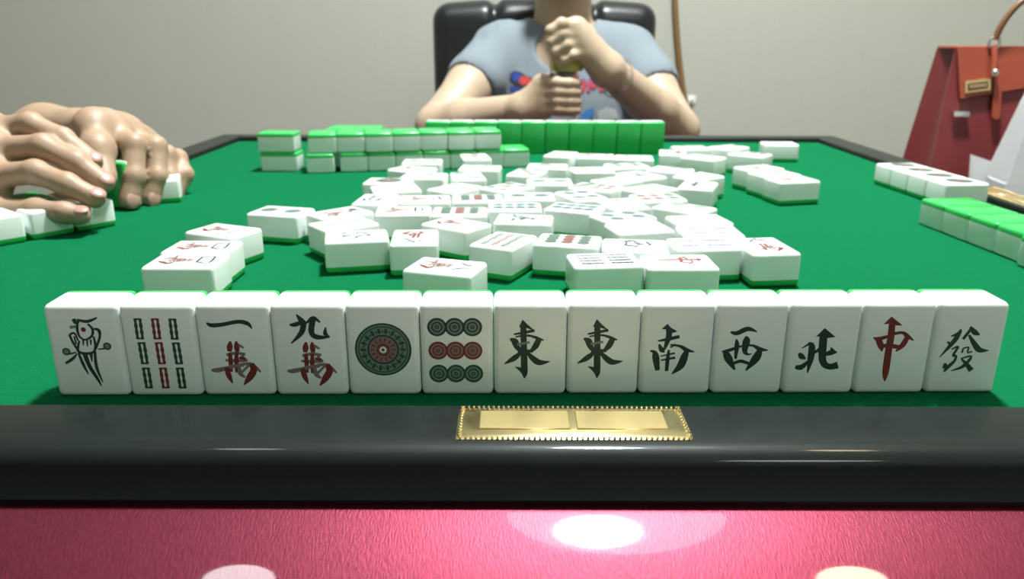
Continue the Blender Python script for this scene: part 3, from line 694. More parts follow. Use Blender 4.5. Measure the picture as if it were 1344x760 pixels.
# ------------------------------------------------------------------ executive chair (black leather, padded back)
def make_chair(loc, rz, label):
    t = thing('office_chair', label, 'chair', loc, rz)
    f = Field((-.30, -.11, .38), (.30, .13, 1.02), .007)
    def groove(x, y, z):
        g = .012 * np.exp(-((np.abs(x) - .105) / .010) ** 2) + .010 * np.exp(-((z - .70) / .010) ** 2) * (np.abs(x) < .105)
        return g - .014 * np.cos(np.clip(x / .25, -1, 1) * math.pi / 2) * (y < 0)
    f.rbox((-.238, -.045, .44), (.238, .060, .965), .034, groove=groove)
    me = f.mesh('leather_black')
    obj('backrest', me, t)
    f = Field((-.32, -.62, .33), (.32, .02, .52), .009)
    f.rbox((-.26, -.54, .37), (.26, -.03, .475), .045, groove=lambda x, y, z: .01 * np.exp(-((np.abs(x) - .13) / .012) ** 2))
    obj('seat', f.mesh('leather_black'), t)
    for s in (-1, 1):
        a = obj('armrest', tube(spline([(s * .27, -.05, .42), (s * .30, -.06, .54), (s * .30, -.16, .60), (s * .30, -.34, .60), (s * .29, -.38, .50), (s * .27, -.36, .42)], 6), .018, 'plastic_black', 10), t)
        obj('arm_pad', box((s * .30 - .028, -.34, .612), (s * .30 + .028, -.13, .640), 'leather_black', .012, 3), a)
    obj('gas_column', lathe([(.028, .10), (.028, .25), (.02, .25), (.02, .38)], 'chrome', 16), t, (0, -.28, 0))
    for i in range(5):
        q = 2 * math.pi * i / 5 + .3; d = Vector((math.cos(q), math.sin(q), 0)); c = Vector((0, -.28, 0))
        l = obj('base_leg', tube([c + d * .02 + Vector((0, 0, .11)), c + d * .16 + Vector((0, 0, .10)), c + d * .29 + Vector((0, 0, .075))], [.026, .022, .014], 'plastic_black', 8), t)
        bm = bmesh.new(); bmesh.ops.create_cone(bm, cap_ends=True, segments=16, radius1=.028, radius2=.028, depth=.04, matrix=Matrix.Translation(c + d * .29 + Vector((0, 0, .0282))) @ Matrix.Rotation(q, 4, 'Z') @ Matrix.Rotation(math.pi / 2, 4, 'X'))
        obj('caster', mesh_bm(bm, 'plastic_black'), l)
    return t
make_chair((.068, 1.80, 0), 0, 'black leather office chair with padded back behind the seated person')

# ------------------------------------------------------------------ people
def finger(F, pts, r0, r1, k=.004):
    n = len(pts); rs = [r0 + (r1 - r0) * i / (n - 1) for i in range(n)]
    F.chain(pts, rs, k)
    for i in range(1, n - 1): F.ell(pts[i], (rs[i] * 1.06,) * 3, k)      # knuckle joints
def palm(F, wrist, mcps, rw, rm, k=.012):
    for m in mcps: F.cap(wrist, m, rw, rm, k)
    for i in range(len(mcps) - 1): F.cap(mcps[i], mcps[i + 1], rm, rm, k)
    mid = [wrist + (m - wrist) * .55 for m in mcps]
    for i in range(len(mid) - 1): F.cap(mid[i], mid[i + 1], rm * 1.1, rm * 1.1, k)
def nail(parent, base, tip, nrm, r):
    d = (tip - base).normalized(); n = (nrm - d * nrm.dot(d)).normalized(); s = d.cross(n)
    bm = bmesh.new(); bmesh.ops.create_uvsphere(bm, u_segments=10, v_segments=8, radius=1)
    M = Matrix((( d.x * r * .85, s.x * r * .72, n.x * r * .22, 0), (d.y * r * .85, s.y * r * .72, n.y * r * .22, 0), (d.z * r * .85, s.z * r * .72, n.z * r * .22, 0), (0, 0, 0, 1)))
    M.translation = tip + n * r * .82 + d * r * .1
    bmesh.ops.transform(bm, matrix=M, verts=bm.verts); obj('fingernail', mesh_bm(bm, 'nail'), parent)
def head_prims(F, c, fwd, s=1.0):
    # c: head centre; fwd: facing (horizontal). Skull, jaw, chin, nose, ears, brow
    u = Vector((0, 0, 1)); r = fwd.cross(u)
    R = Matrix((r, fwd, u)).transposed()
    P = lambda x, y, z: c + (r * x + fwd * y + u * z) * s
    F.ell(P(0, -.012, .03), (.073 * s, .092 * s, .088 * s), .012, R)
    F.ell(P(0, .018, -.035), (.058 * s, .066 * s, .072 * s), .020, R)
    F.ell(P(0, .050, -.092), (.026 * s, .022 * s, .018 * s), .022, R)
    F.cap(P(0, .084, .010), P(0, .098, -.026), .008 * s, .012 * s, .010)
    F.ell(P(0, .078, -.060), (.024 * s, .010 * s, .009 * s), .008, R)
    F.cap(P(-.04, .078, .026), P(.04, .078, .026), .009 * s, .009 * s, .014)
    for q in (-1, 1): F.ell(P(q * .074, -.008, -.012), (.010 * s, .018 * s, .030 * s), .006, R); F.ell(P(q * .04, .062, -.030), (.020 * s, .018 * s, .018 * s), .02, R)
    return P
def face_parts(person_root, body, P, s=1.0):
    for q in (-1, 1):
        for r_, m, dy, nm in ((.0115, 'eye_white', .0665, 'eye'), (.0058, 'eye_dark', .0728, 'iris')):
            bm = bmesh.new(); bmesh.ops.create_uvsphere(bm, u_segments=14, v_segments=10, radius=r_ * s); me = mesh_bm(bm, m)
            o = obj(nm, me, body, P(q * .031, dy, .002))
        obj('eyebrow', tube([P(q * .014, .088, .026), P(q * .032, .089, .031), P(q * .050, .080, .026)], [.0025, .003, .0015], 'hair', 6), body)
    obj('mouth', tube(spline([P(-.022, .081, -.062), P(0, .089, -.060), P(.022, .081, -.062)], 4), [.002] + [.0045] * 7 + [.002], 'lip', 8), body)
def hair_mesh(P, c, fwd, s, length):
    u = Vector((0, 0, 1)); r = fwd.cross(u); R = Matrix((r, fwd, u)).transposed()
    F = Field([c[i] - .17 - (length if i == 2 else 0) for i in range(3)], [c[i] + .17 for i in range(3)], .006)
    F.ell(P(0, -.020, .040), (.083 * s, .096 * s, .096 * s), .01, R)
    for q in (-1, 0, 1): F.cap(P(q * .055, -.055, .02), P(q * .06, -.07, -.06 - length), .045, .03, .02)
    F.ell(P(0, .085, -.045), (.064 * s, .085 * s, .105 * s), .006, R, sub=True)
    return F.mesh('hair')

# --- the person across the table, both hands on a small jar
W_ = lambda px, py, Y: at_y(px, py, Y)
person = thing('person', 'person in a grey printed T-shirt seated across the table holding a jar with both hands', 'person', (.10, 1.62, 0))
def rel(o, root): o.location = Vector(o.location) - Vector(root.location); return o
shR, shL = W_(654, 69, 1.60), W_(828, 73, 1.60)
elR, elL = W_(573, 166, 1.43), W_(890, 170, 1.44)
wrR, wrL = W_(688, 143, 1.315), W_(797, 91, 1.305)
neck0, neck1 = W_(739, 66, 1.63), W_(739, 8, 1.60)
chest = (shR + shL) / 2
F = Field((-.24, 1.22, FZ - .36), (.42, 1.80, FZ + .46), .0034)
F.ell(chest + Vector((0, .01, -.10)), (.155, .095, .16), .03)
F.ell(chest + Vector((0, .0, -.30)), (.145, .105, .17), .04)
F.cap(shR + Vector((.03, 0, .0)), shL - Vector((.03, 0, .0)), .045, .045, .04)
F.cap(neck0, neck1, .048, .046, .025); F.cap(neck0 + Vector((-.08, .01, -.03)), neck0 + Vector((.08, .01, -.03)), .036, .036, .04)
for sh, el, wr in ((shR, elR, wrR), (shL, elL, wrL)):
    mid = sh.lerp(el, .5); fm = el.lerp(wr, .35)
    F.chain([sh, mid, el], [.048, .043, .036], .012); F.chain([el, fm, wr], [.036, .036, .0245], .012)
# lower hand (right hand): fingers wrapped round the near side of the jar
JX = W_(742, 110, 1.31).x
mc, lower_tips = [], []
for k, (py, r_) in enumerate(((109, .0082), (121, .0085), (133, .0083), (144.5, .0075))):
    a, b, c_, d_ = W_(711, py + 1, 1.302), W_(731, py - 1, 1.276), W_(748, py, 1.275), W_(758, py + .5, 1.287)
    finger(F, [a, b, c_, d_], r_ * 1.12, r_ * .88, .0025); mc.append(a); lower_tips.append((c_, d_, r_))
palm(F, wrR, mc, .022, .0125)
finger(F, [wrR.lerp(mc[0], .4), W_(722, 108, 1.325), W_(739, 100, 1.343), W_(752, 97, 1.343)], .0135, .0085, .008)
# upper hand (left hand): closed over the lid, knuckles towards the camera
mc, upper_tips = [], []
for k, (pts, r_) in enumerate((([(757, 36), (737, 31), (723, 40), (722, 52)], .0086), ([(762, 47), (738, 45), (723, 54), (723, 65)], .0088), ([(766, 58), (743, 59), (728, 67), (728, 76)], .0085), ([(770, 70), (752, 72), (740, 78), (737, 85)], .0076))):
    ys = (1.292, 1.276, 1.276, 1.286); q = [W_(x, y, ys[i]) for i, (x, y) in enumerate(pts)]
    finger(F, q, r_ * 1.15, r_ * .9, .0025); mc.append(q[0]); upper_tips.append((q[2], q[3], r_))
palm(F, wrL, mc, .023, .0135)
finger(F, [wrL.lerp(mc[0], .35), W_(770, 44, 1.325), W_(750, 42, 1.342), W_(738, 52, 1.345)], .0135, .009, .008)
hc = neck1 + Vector((0, -.035, .130)); hf = Vector((0, -1, 0))
HP = head_prims(F, hc, hf, 1.0)
F.cap(neck1, hc + Vector((0, .02, -.03)), .046, .05, .03)
body = rel(obj('body', F.mesh('skin')), person); body.parent = person; tag(body, 'bare neck, arms and hands')
face_parts(person, body, HP)
hair = rel(obj('hair', hair_mesh(HP, hc, hf, 1.0, -.03)), person); hair.parent = person
# T-shirt
F = Field((-.24, 1.36, FZ - .42), (.44, 1.80, FZ + .24), .0034)
F.ell(chest + Vector((0, .01, -.10)), (.168, .108, .165), .03)
F.ell(chest + Vector((0, .0, -.30)), (.160, .118, .19), .05)
F.cap(shR + Vector((.02, 0, .004)), shL - Vector((.02, 0, -.004)), .052, .052, .04)
F.cap(neck0 + Vector((-.07, .01, -.03)), neck0 + Vector((.07, .01, -.03)), .045, .045, .04)
for sh, el in ((shR, elR), (shL, elL)):
    d = (el - sh).normalized(); e1 = sh + d * .085
    F.cap(sh, e1, .053, .055, .025)
    c_ = e1 + d * .062; F.ell(c_, (.085, .085, .030), .004, d.to_track_quat('Z', 'Y').to_matrix(), sub=True)      # hem cut square
    F.cap(sh + d * .082, e1 + d * .12, .0462, .0462, .004, sub=True)
F.cap(neck0 + Vector((0, -.020, .01)), neck0 + Vector((0, -.03, .12)), .058, .064, .006, sub=True)
F.ell(W_(737, 62, 1.53), (.046, .06, .038), .010, sub=True)
shirt_me = F.mesh('shirt_grey')
for v, nv in [(v, v.normal.copy()) for v in shirt_me.vertices]:         # soft folds of the jersey
    p = v.co.copy(); q = Vector((p.x * 16, p.y * 8, p.z * 9)); v.co = p + nv * (.0050 * noise.noise(q) + .0020 * noise.noise(Vector((p.x * 55, p.y * 20, p.z * 12))) + .0018 * math.sin(70 * (p.x + .5 * p.z)) * max(0, noise.noise(p * 7)))
shirt = rel(obj('t_shirt', shirt_me), person); shirt.parent = person; tag(shirt, 'grey marl T-shirt with red and blue chest print')
bvh = BVHTree.FromPolygons([v.co.copy() for v in shirt_me.vertices], [tuple(p.vertices) for p in shirt_me.polygons])
def on_shirt(px, py):
    d = ray(px, py).normalized(); h = bvh.ray_cast(EYE, d)
    return (h[0] + h[1] * PRINT_OFF) if h[0] else None
PRINT_OFF = .0010
def shirt_print(name, P, m, label=None):
    global PRINT_OFF
    PRINT_OFF += .00004
    # P: outline in photo pixels laid on the cloth; filled by a fine grid clipped to the outline
    xs = [p[0] for p in P]; ys = [p[1] for p in P]; st = 1.0; V, Fc, idx = [], [], {}
    def inside(x, y):
        c_ = False
        for i in range(len(P)):
            (x0, y0), (x1, y1) = P[i], P[i - 1]
            if (y0 > y) != (y1 > y) and x < (x1 - x0) * (y - y0) / (y1 - y0) + x0: c_ = not c_
        return c_
    def vid(i, j):
        if (i, j) not in idx:
            h = on_shirt(min(xs) + i * st, min(ys) + j * st); idx[(i, j)] = None if h is None else len(V)
            if h is not None: V.append(h)
        return idx[(i, j)]
    for i in range(int((max(xs) - min(xs)) / st) + 1):
        for j in range(int((max(ys) - min(ys)) / st) + 1):
            if inside(min(xs) + (i + .5) * st, min(ys) + (j + .5) * st):
                q = [vid(i, j), vid(i + 1, j), vid(i + 1, j + 1), vid(i, j + 1)]
                if None not in q: Fc.append(tuple(q[::-1]))
    if Fc:
        o = obj(name, mesh_from(V, Fc, m, smooth=180), shirt)
        o.location = (0, 0, 0)
        if label: tag(o, label)
def seg(name, pts, wd, m):          # a thick letter stroke as outline
    for i in range(len(pts) - 1):
        (x0, y0), (x1, y1) = pts[i], pts[i + 1]; l = math.hypot(x1 - x0, y1 - y0) or 1; nx, ny = -(y1 - y0) / l * wd / 2, (x1 - x0) / l * wd / 2
        ex, ey = (x1 - x0) / l * wd * .3, (y1 - y0) / l * wd * .3
        shirt_print(name, [(x0 + nx - ex, y0 + ny - ey), (x1 + nx + ex, y1 + ny + ey), (x1 - nx + ex, y1 - ny + ey), (x0 - nx - ex, y0 - ny - ey)], m)
shirt_print('chest_print', [(669, 98), (674, 93), (682, 94), (692, 100), (704, 105), (712, 104), (720, 107), (722, 114), (706, 117), (690, 117), (676, 113), (669, 107)], 'print_black')
shirt_print('chest_print', [(670, 99), (674, 94), (681, 95), (685, 100), (681, 106), (674, 107)], 'print_blue')
shirt_print('chest_print', [(683, 101), (690, 100), (699, 105), (696, 110), (687, 112), (681, 108)], 'print_red')
shirt_print('chest_print', [(706, 108), (716, 106), (722, 110), (714, 114)], 'print_red')
shirt_print('chest_print', [(669, 112), (678, 115), (688, 118), (680, 121), (670, 119)], 'print_blue')
LET = ([(756, 119), (758, 108), (765, 107), (767, 112), (764, 119), (757, 120)], [(772, 120), (773, 107), (779, 115), (785, 106), (788, 119)], [(792, 119), (798, 105), (805, 118)], [(794, 114), (803, 113)])   # O M A
for L_ in LET: seg('letter_print', [(x + 1.2, y - 1.2) for x, y in L_], 4.6, 'print_blue')
for L_ in LET: seg('letter_print', L_, 3.8, 'print_red')
shirt_print('chest_print', [(762, 152), (770, 144), (778, 141), (780, 146), (774, 156), (764, 158)], 'print_sky')
shirt_print('chest_print', [(784, 146), (796, 140), (808, 144), (812, 156), (784, 158)], 'print_grey')
# trousers, hidden by the table
F = Field((-.20, 1.12, .05), (.40, 1.78, .62), .010)
for s in (-1, 1): F.chain([Vector((.10 + s * .09, 1.62, .56)), Vector((.10 + s * .11, 1.24, .54)), Vector((.10 + s * .11, 1.26, .10))], [.085, .065, .045], .03)
F.ell((.10, 1.62, .57), (.17, .12, .10), .03)
tr = rel(obj('trousers', F.mesh('denim')), person); tr.parent = person
# bracelet
bd = (wrL - elL).normalized(); bc = elL.lerp(wrL, .86); bu = bd.orthogonal().normalized(); bv = bd.cross(bu)
bl = obj('bracelet', tube([bc + bd * .006 * math.sin(q) + (bu * math.cos(q) + bv * math.sin(q)) * .0315 for q in np.linspace(0, 2 * math.pi, 28, endpoint=False)], .0014, 'silver', 6, closed=True)); rel(bl, person); bl.parent = person; tag(bl, 'thin silver chain bracelet')
# jar held between the hands
jb = W_(742, 158, 1.31); jl = W_(742, 92, 1.31); jh = (jl.z - jb.z)
jar = thing('glass_jar', 'small glass jar with an olive yellow lid held in both hands', 'jar', jb)
obj('glass', lathe([(0, 0), (.018, 0), (.0205, .003), (.021, .01), (.0215, jh - .012), (.019, jh), (.0175, jh), (.019, jh - .013), (.019, .008), (0, .006)], 'jar_glass', 28), jar)
obj('drink', lathe([(0, .0075), (.0180, .0085), (.0185, jh * .55), (0, jh * .55)], 'jar_drink', 24), jar)
ld_ = obj('lid', lathe([(0, .026), (.019, .026), (.0262, .023), (.0268, .004), (.026, 0), (.0195, 0), (.0195, .002)], 'lid_olive', 28), jar, (0, 0, jh - .001)); tag(ld_, 'olive yellow screw lid')

# --- the player on the left: only hands and forearms reach into the picture
def fz(x, y, z): return Vector((x, y, FZ + z))
person2 = thing('person', 'person at the table side stacking tiles, bare hands reaching over the black rail', 'person', (-.86, .60, 0))
F = Field((-1.05, .28, FZ - .34), (-.235, .98, FZ + .56), .0026)
N_ = [([(-22, 276, .590), (48, 275, .578), (84, 279, .574), (106, 283, .574)], .0086, .0070), ([(-22, 232, .604), (46, 226, .592), (88, 242, .588), (125, 260, .588)], .0096, .0078),
      ([(-20, 196, .622), (56, 192, .612), (100, 213, .608), (136, 240, .606)], .0098, .0080), ([(-22, 172, .642), (40, 163, .632), (82, 182, .628), (122, 212, .622)], .0096, .0078)]
mc, tipsN = [], []
for pts, r0, r1 in N_:
    q = [W_(*p) for p in pts]; finger(F, q, r0, r1, .003); mc.append(q[0]); tipsN.append((q[2], q[3], r1))
wn_ = fz(-.500, .612, .075); palm(F, wn_, mc, .025, .0145, .014)
finger(F, [wn_.lerp(mc[3], .4), fz(-.425, .668, .050), fz(-.385, .672, .036), fz(-.362, .668, .028)], .0145, .009, .010)
Ff = [([(138, 170, .705), (176, 190, .690), (176, 232, .676), (170, 262, .668)], .0100, .0088), ([(160, 178, .728), (204, 193, .712), (206, 232, .698), (198, 260, .690)], .0100, .0086),
      ([(178, 190, .752), (218, 203, .738), (222, 232, .728), (216, 252, .722)], .0092, .0076), ([(192, 198, .772), (233, 208, .752), (242, 229, .740), (230, 257, .728)], .0088, .0074)]
mc2, tipsF = [], []
for pts, r0, r1 in (Ff[0], Ff[1], Ff[3]):
    q = [W_(*p) for p in pts]; finger(F, q, r0, r1, .003); mc2.append(q[0]); tipsF.append((q[2], q[3], r1))
q = [W_(*p) for p in Ff[2][0]]; finger(F, q, Ff[2][1], Ff[2][2], .003); mc2.insert(2, q[0])
wf_ = fz(-.452, .775, .050); palm(F, wf_, mc2, .0235, .0150, .014)
tq = [wf_.lerp(mc2[0], .45), W_(122, 166, .690), W_(128, 196, .668), W_(138, 234, .650)]; finger(F, tq, .0150, .0095, .008)
shN, shF = fz(-.80, .43, .23), fz(-.80, .79, .23); eN, eF = fz(-.72, .47, -.01), fz(-.70, .84, -.03)
for sh, el, wr in ((shN, eN, wn_), (shF, eF, wf_)):
    F.chain([sh, sh.lerp(el, .5), el], [.05, .045, .038], .012); F.chain([el, el.lerp(wr, .4), wr], [.037, .034, .0245], .012)
F.ell(fz(-.85, .61, .10), (.10, .16, .17), .03); F.ell(fz(-.86, .61, -.10), (.11, .15, .18), .04); F.cap(shN + Vector((0, .03, 0)), shF - Vector((0, .03, 0)), .05, .05, .04)
hc2 = fz(-.81, .61, .435); F.cap(fz(-.86, .61, .22), fz(-.83, .61, .40), .05, .05, .025)
HP2 = head_prims(F, hc2, Vector((1, 0, 0)))
body2 = rel(obj('body', F.mesh('skin_tan')), person2); body2.parent = person2; tag(body2, 'bare forearms and hands')
face_parts(person2, body2, HP2)
zc = Vector((0, 0, 1))
for b_, t_, r_ in tipsN: nail(body2, b_, t_, Vector((.1, -.35, 1)), r_)
for b_, t_, r_ in tipsF: nail(body2, b_, t_, Vector((1, -.7, .3)), r_)
hair2 = rel(obj('hair', hair_mesh(HP2, hc2, Vector((1, 0, 0)), 1.0, .02)), person2); hair2.parent = person2
F = Field((-1.08, .30, FZ - .40), (-.62, .92, FZ + .34), .006)
F.ell(fz(-.85, .61, .10), (.115, .175, .175), .03); F.ell(fz(-.86, .61, -.12), (.125, .165, .20), .04); F.cap(shN + Vector((0, .03, 0)), shF - Vector((0, .03, 0)), .06, .06, .04)
for sh, el in ((shN, eN), (shF, eF)): F.cap(sh, sh.lerp(el, .55), .060, .058, .02)
s2 = rel(obj('t_shirt', F.mesh('shirt_dark')), person2); s2.parent = person2
F = Field((-1.05, .40, .04), (-.34, .82, .64), .011)
for s in (-1, 1): F.chain([Vector((-.87, .61 + s * .09, .54)), Vector((-.58, .61 + s * .11, .44)), Vector((-.56, .61 + s * .11, .08))], [.085, .065, .045], .03)
F.ell((-.87, .61, .54), (.12, .17, .09), .03)
t2 = rel(obj('trousers', F.mesh('denim')), person2); t2.parent = person2
for pr in (person, person2):                              # children of an Empty: undo the world offset once
    for b_ in pr.children: b_.location = -Vector(pr.location)
make_chair((-1.06, .61, 0), math.pi / 2, 'black leather office chair of the person stacking tiles')

# ------------------------------------------------------------------ wall cord and hook
cp = [at_y(px, py, RY1 - .012) for px, py in ((881, -330), (884, -160), (885, -60), (886, 0), (889, 50), (894, 100), (900, 135), (908, 168), (914, 205))]
cord = tag(obj('brown_cable', tube(spline([p for p in cp], 6), .0078, 'cord_brown', 10)), 'thick brown cord hanging down the wall beside the black chair', 'cord')
hp = at_y(907, 131, RY1)
hk = thing('wall_hook', 'small white adhesive hook on the wall beside the brown cord', 'hook', (hp.x, RY1, hp.z))
obj('hook_plate', box((-.012, -.004, -.012), (.012, 0, .012), 'white_plastic', .003), hk); obj('hook_arm', tube(spline([(0, -.003, .002), (0, -.014, -.004), (0, -.018, .004)], 4), .003, 'white_plastic', 8), hk)

# ------------------------------------------------------------------ side table with handbag and papers
STZ = FZ - .105
st = thing('side_table', 'brown wooden side table carrying the red handbag', 'table', (.78, 1.12, 0))
obj('table_top', box((-.235, -.26, STZ - .025), (.235, .26, STZ), 'wood_brown', .004), st)
for sx in (-1, 1):
    for sy in (-1, 1): obj('leg', box((sx * .205 - .018, sy * .23 - .018, 0), (sx * .205 + .018, sy * .23 + .018, STZ - .025), 'wood_brown', .003), st)
obj('lower_shelf', box((-.20, -.225, .20), (.20, .225, .215), 'wood_brown', .003), st)

bag = thing('handbag', 'red leather handbag with an orange red flap and a brown arched handle', 'handbag', (.716, 1.145, STZ), math.radians(-4))
BH = .232
def bagp(u, v, front=True):       # u -1..1 across, v 0..1 up the front face
    hw_ = .134 + (.112 - .134) * v; dp = .060 + (.028 - .060) * v
    return Vector((u * hw_, -dp if front else dp, v * BH))
bm = bmesh.new(); NU, NV = 12, 10; grid = {}
for side in (1, 0):
    for i in range(NU + 1):
        for j in range(NV + 1):
            p = bagp(-1 + 2 * i / NU, j / NV, side); bul = .010 * math.sin(math.pi * i / NU) * math.sin(math.pi * min(1, .15 + .8 * j / NV))
            p.y += -bul if side else bul; grid[side, i, j] = bm.verts.new(p)
    for i in range(NU):
        for j in range(NV): bm.faces.new((grid[side, i, j], grid[side, i + 1, j], grid[side, i + 1, j + 1], grid[side, i, j + 1]))
for j in range(NV):
    for i in (0, NU):              # gusset sides folded inwards
        q = []
        for jj in (j, j + 1): p = (grid[1, i, jj].co + grid[0, i, jj].co) / 2; p.x *= .90; q.append(grid.setdefault(('m', i, jj), None) or grid.__setitem__(('m', i, jj), bm.verts.new(p)) or grid['m', i, jj])
        bm.faces.new((grid[1, i, j], grid[1, i, j + 1], q[1], q[0])); bm.faces.new((q[0], q[1], grid[0, i, j + 1], grid[0, i, j]))
for jj in (0, NV):
    bm.faces.new([grid[1, i, jj] for i in range(NU + 1)] + [grid['m', NU, jj]] + [grid[0, i, jj] for i in range(NU, -1, -1)] + [grid['m', 0, jj]])
obj('bag_body', mesh_bm(bm, 'bag_red', 50), bag)
def sheet(name, outline, off, thick, m, parent, label=None):     # a leather piece lying on the sloping front
    top = []; bot = []
    for u, v in outline:
        p = bagp(0, v); p.x = u; p.y -= off + .010 * max(0, math.cos(u / .15 * math.pi / 2)) * math.sin(math.pi * min(1, .15 + .8 * v)); bot.append(p); top.append(p + Vector((0, -thick, .0)))
    n = len(outline); F_ = [tuple(range(n, 2 * n)), tuple(range(n))[::-1]] + [(i, (i + 1) % n, n + (i + 1) % n, n + i) for i in range(n)]
    bm = bmesh.new(); vv = [bm.verts.new(p) for p in bot + top]
    for f_ in F_: bm.faces.new([vv[i] for i in f_])
    bmesh.ops.recalc_face_normals(bm, faces=bm.faces)
    o = obj(name, mesh_bm(bm, m, 30), parent)
    if label: tag(o, label)
    return o
def v_(z): return 1 - z / BH
fl = [(-.111, 1.004), (-.107, v_(.03)), (-.102, v_(.066)), (-.06, v_(.0585)), (0, v_(.047)), (.06, v_(.0585)), (.102, v_(.066)), (.107, v_(.03)), (.111, 1.004)]
# flap split into strips so that it follows the bulge
xsplit = [-.111, -.102, -.08, -.06, -.03, 0, .03, .06, .08, .102, .111]
def low(x):
    x = abs(x); return v_(.047 + (.066 - .047) * x / .102) if x <= .102 else v_(.066 - (x - .102) / .009 * .066)
bm = bmesh.new(); rows = []
for x in xsplit:
    col = []
    for k in range(6):
        v = 1.004 + (low(x) - 1.004) * k / 5; p = bagp(0, v); p.x = x; p.y -= .0015 + .010 * max(0, math.cos(x / .15 * math.pi / 2)) * math.sin(math.pi * min(1, .15 + .8 * v)); col.append(p)
    rows.append(col)
A_ = [[bm.verts.new(p) for p in c_] for c_ in rows]; B_ = [[bm.verts.new(p + Vector((0, -.0035, .001))) for p in c_] for c_ in rows]
for i in range(len(rows) - 1):
    for k in range(5):
        bm.faces.new((B_[i][k], B_[i][k + 1], B_[i + 1][k + 1], B_[i + 1][k])); bm.faces.new((A_[i][k], A_[i + 1][k], A_[i + 1][k + 1], A_[i][k + 1]))
    bm.faces.new((A_[i][5], A_[i + 1][5], B_[i + 1][5], B_[i][5])); bm.faces.new((A_[i][0], B_[i][0], B_[i + 1][0], A_[i + 1][0]))
for i in (0, len(rows) - 1):
    for k in range(5): bm.faces.new((A_[i][k], A_[i][k + 1], B_[i][k + 1], B_[i][k]))
flap = tag(obj('flap', mesh_bm(bm, 'bag_flap', 50), bag), 'orange red leather flap')
obj('flap_top', box((-.111, -.033, BH - .001), (.111, .030, BH + .0035), 'bag_flap', .0015), flap)
sheet('strap', [(-.064, v_(.012)), (-.0545, v_(.012)), (-.052, v_(.05)), (-.051, v_(.088)), (-.056, v_(.0915)), (-.061, v_(.088)), (-.062, v_(.05))], .0062, .003, 'bag_flap', bag, 'narrow orange red closing strap')
pl_ = sheet('brand_plate', [(-.0985, v_(.042)), (-.0665, v_(.038)), (-.0655, v_(.053)), (-.0975, v_(.0575))], .0055, .002, 'gold_dull', bag, 'gold framed name plate')
sheet('plate_inlay', [(-.0950, v_(.0450)), (-.0700, v_(.0415)), (-.0692, v_(.0505)), (-.0942, v_(.0545))], .0070, .0012, 'bag_dark', pl_)
for i in range(6):
    x = -.0925 + i * .0037; sheet('plate_lettering', [(x, v_(.0462 - i * .00045)), (x + .0022, v_(.0459 - i * .00045)), (x + .0024, v_(.0508 - i * .00045)), (x + .0002, v_(.0512 - i * .00045))], .0080, .0006, 'gold_dull', pl_)
sheet('clasp', [(-.109, v_(.0815)), (-.089, v_(.0815)), (-.089, v_(.088)), (-.109, v_(.088))], .001, .006, 'silver', bag, 'small silver clasp')
for s in (-1, 1):
    c0 = Vector((s * .066, -.036, BH + .004)); rg = obj('handle_ring', tube([c0 + Vector((.007 * math.cos(q), 0, .008 * math.sin(q) + .004)) for q in np.linspace(0, 2 * math.pi, 16, endpoint=False)], .002, 'silver', 6, closed=True), bag)
    tab = obj('handle_tab', tube([c0 + Vector((0, -.002, .0)), c0 + Vector((0, -.008, -.016)), c0 + Vector((0, -.012, -.034))], [.004, .0042, .0042], 'bag_flap', 8), bag)
    bm = bmesh.new(); bmesh.ops.create_uvsphere(bm, u_segments=12, v_segments=8, radius=.0055, matrix=Matrix.Translation(c0 + Vector((0, -.016, -.034)))); obj('stud', mesh_bm(bm, 'silver'), tab)
hd = spline([(-.066, -.036, BH + .012), (-.058, -.036, BH + .036), (-.038, -.036, BH + .062), (0, -.036, BH + .076), (.038, -.036, BH + .062), (.058, -.036, BH + .036), (.066, -.036, BH + .012)], 6)
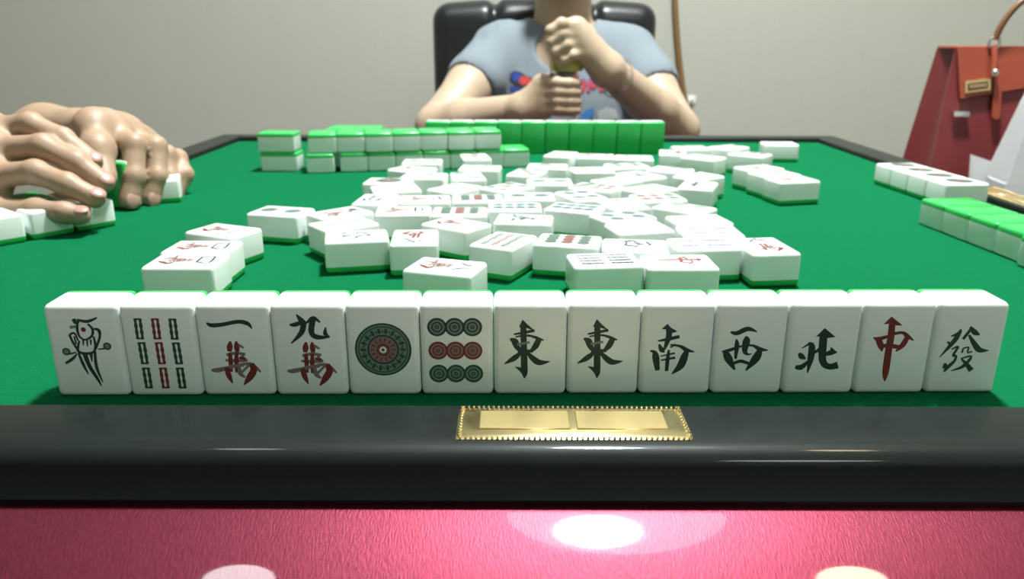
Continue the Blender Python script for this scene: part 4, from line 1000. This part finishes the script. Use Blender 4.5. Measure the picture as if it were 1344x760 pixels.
tag(obj('handle', tube(hd, .0042, 'handle_brown', 10), bag), 'brown rolled handle')

# white paper carrier standing in front of the handbag, and a loose slip
pb0 = at_y(1306, 246, .985)
cr = thing('paper_bag', 'white paper carrier bag standing in front of the red handbag', 'bag', (pb0.x + .085, .985, STZ), math.radians(-8))
bm = bmesh.new(); hgt = .21; V = []
for z, w_, d_ in ((0, .085, .034), (.075, .082, .033), (.0765, .0805, .0325), (hgt, .052, .014)):
    for sx, sy in ((-1, -1), (1, -1), (1, 1), (-1, 1)): V.append(bm.verts.new((sx * w_, sy * d_, z)))
for k in range(3):
    for i in range(4): bm.faces.new((V[4 * k + i], V[4 * k + (i + 1) % 4], V[4 * k + 4 + (i + 1) % 4], V[4 * k + 4 + i]))
bm.faces.new(V[:4][::-1])
bmesh.ops.solidify(bm, geom=list(bm.faces), thickness=.0012)
obj('paper_body', mesh_bm(bm, 'paper', 20), cr)
obj('paper_handle', tube(spline([(-.02, -.014, hgt - .004), (-.018, -.014, hgt + .03), (0, -.014, hgt + .045), (.018, -.014, hgt + .03), (.02, -.014, hgt - .004)], 5), .0025, 'paper', 8), cr)
a, b = at_y(1288, 203, 1.03), at_y(1312, 218, 1.0)
sl = thing('folded_leaflet', 'small folded white leaflet leaning between handbag and paper bag', 'leaflet', ((a.x + b.x) / 2, 1.02, STZ))
hz = a.z - STZ
bm = bmesh.new(); P_ = [(-.016, -.006, 0), (.014, -.020, 0), (.014, .004, hz - .010), (-.016, .014, hz)]; vv = [bm.verts.new(p) for p in P_]; bm.faces.new(vv)
bmesh.ops.solidify(bm, geom=list(bm.faces), thickness=.0015); obj('leaf', mesh_bm(bm, 'paper', 20), sl)
bm = bmesh.new(); P_ = [(-.014, -.012, 0), (.016, -.026, 0), (.016, -.003, hz - .013), (-.014, .007, hz - .003)]; vv = [bm.verts.new(p) for p in P_]; bm.faces.new(vv)
bmesh.ops.solidify(bm, geom=list(bm.faces), thickness=.0015); obj('leaf', mesh_bm(bm, 'paper', 20), sl)
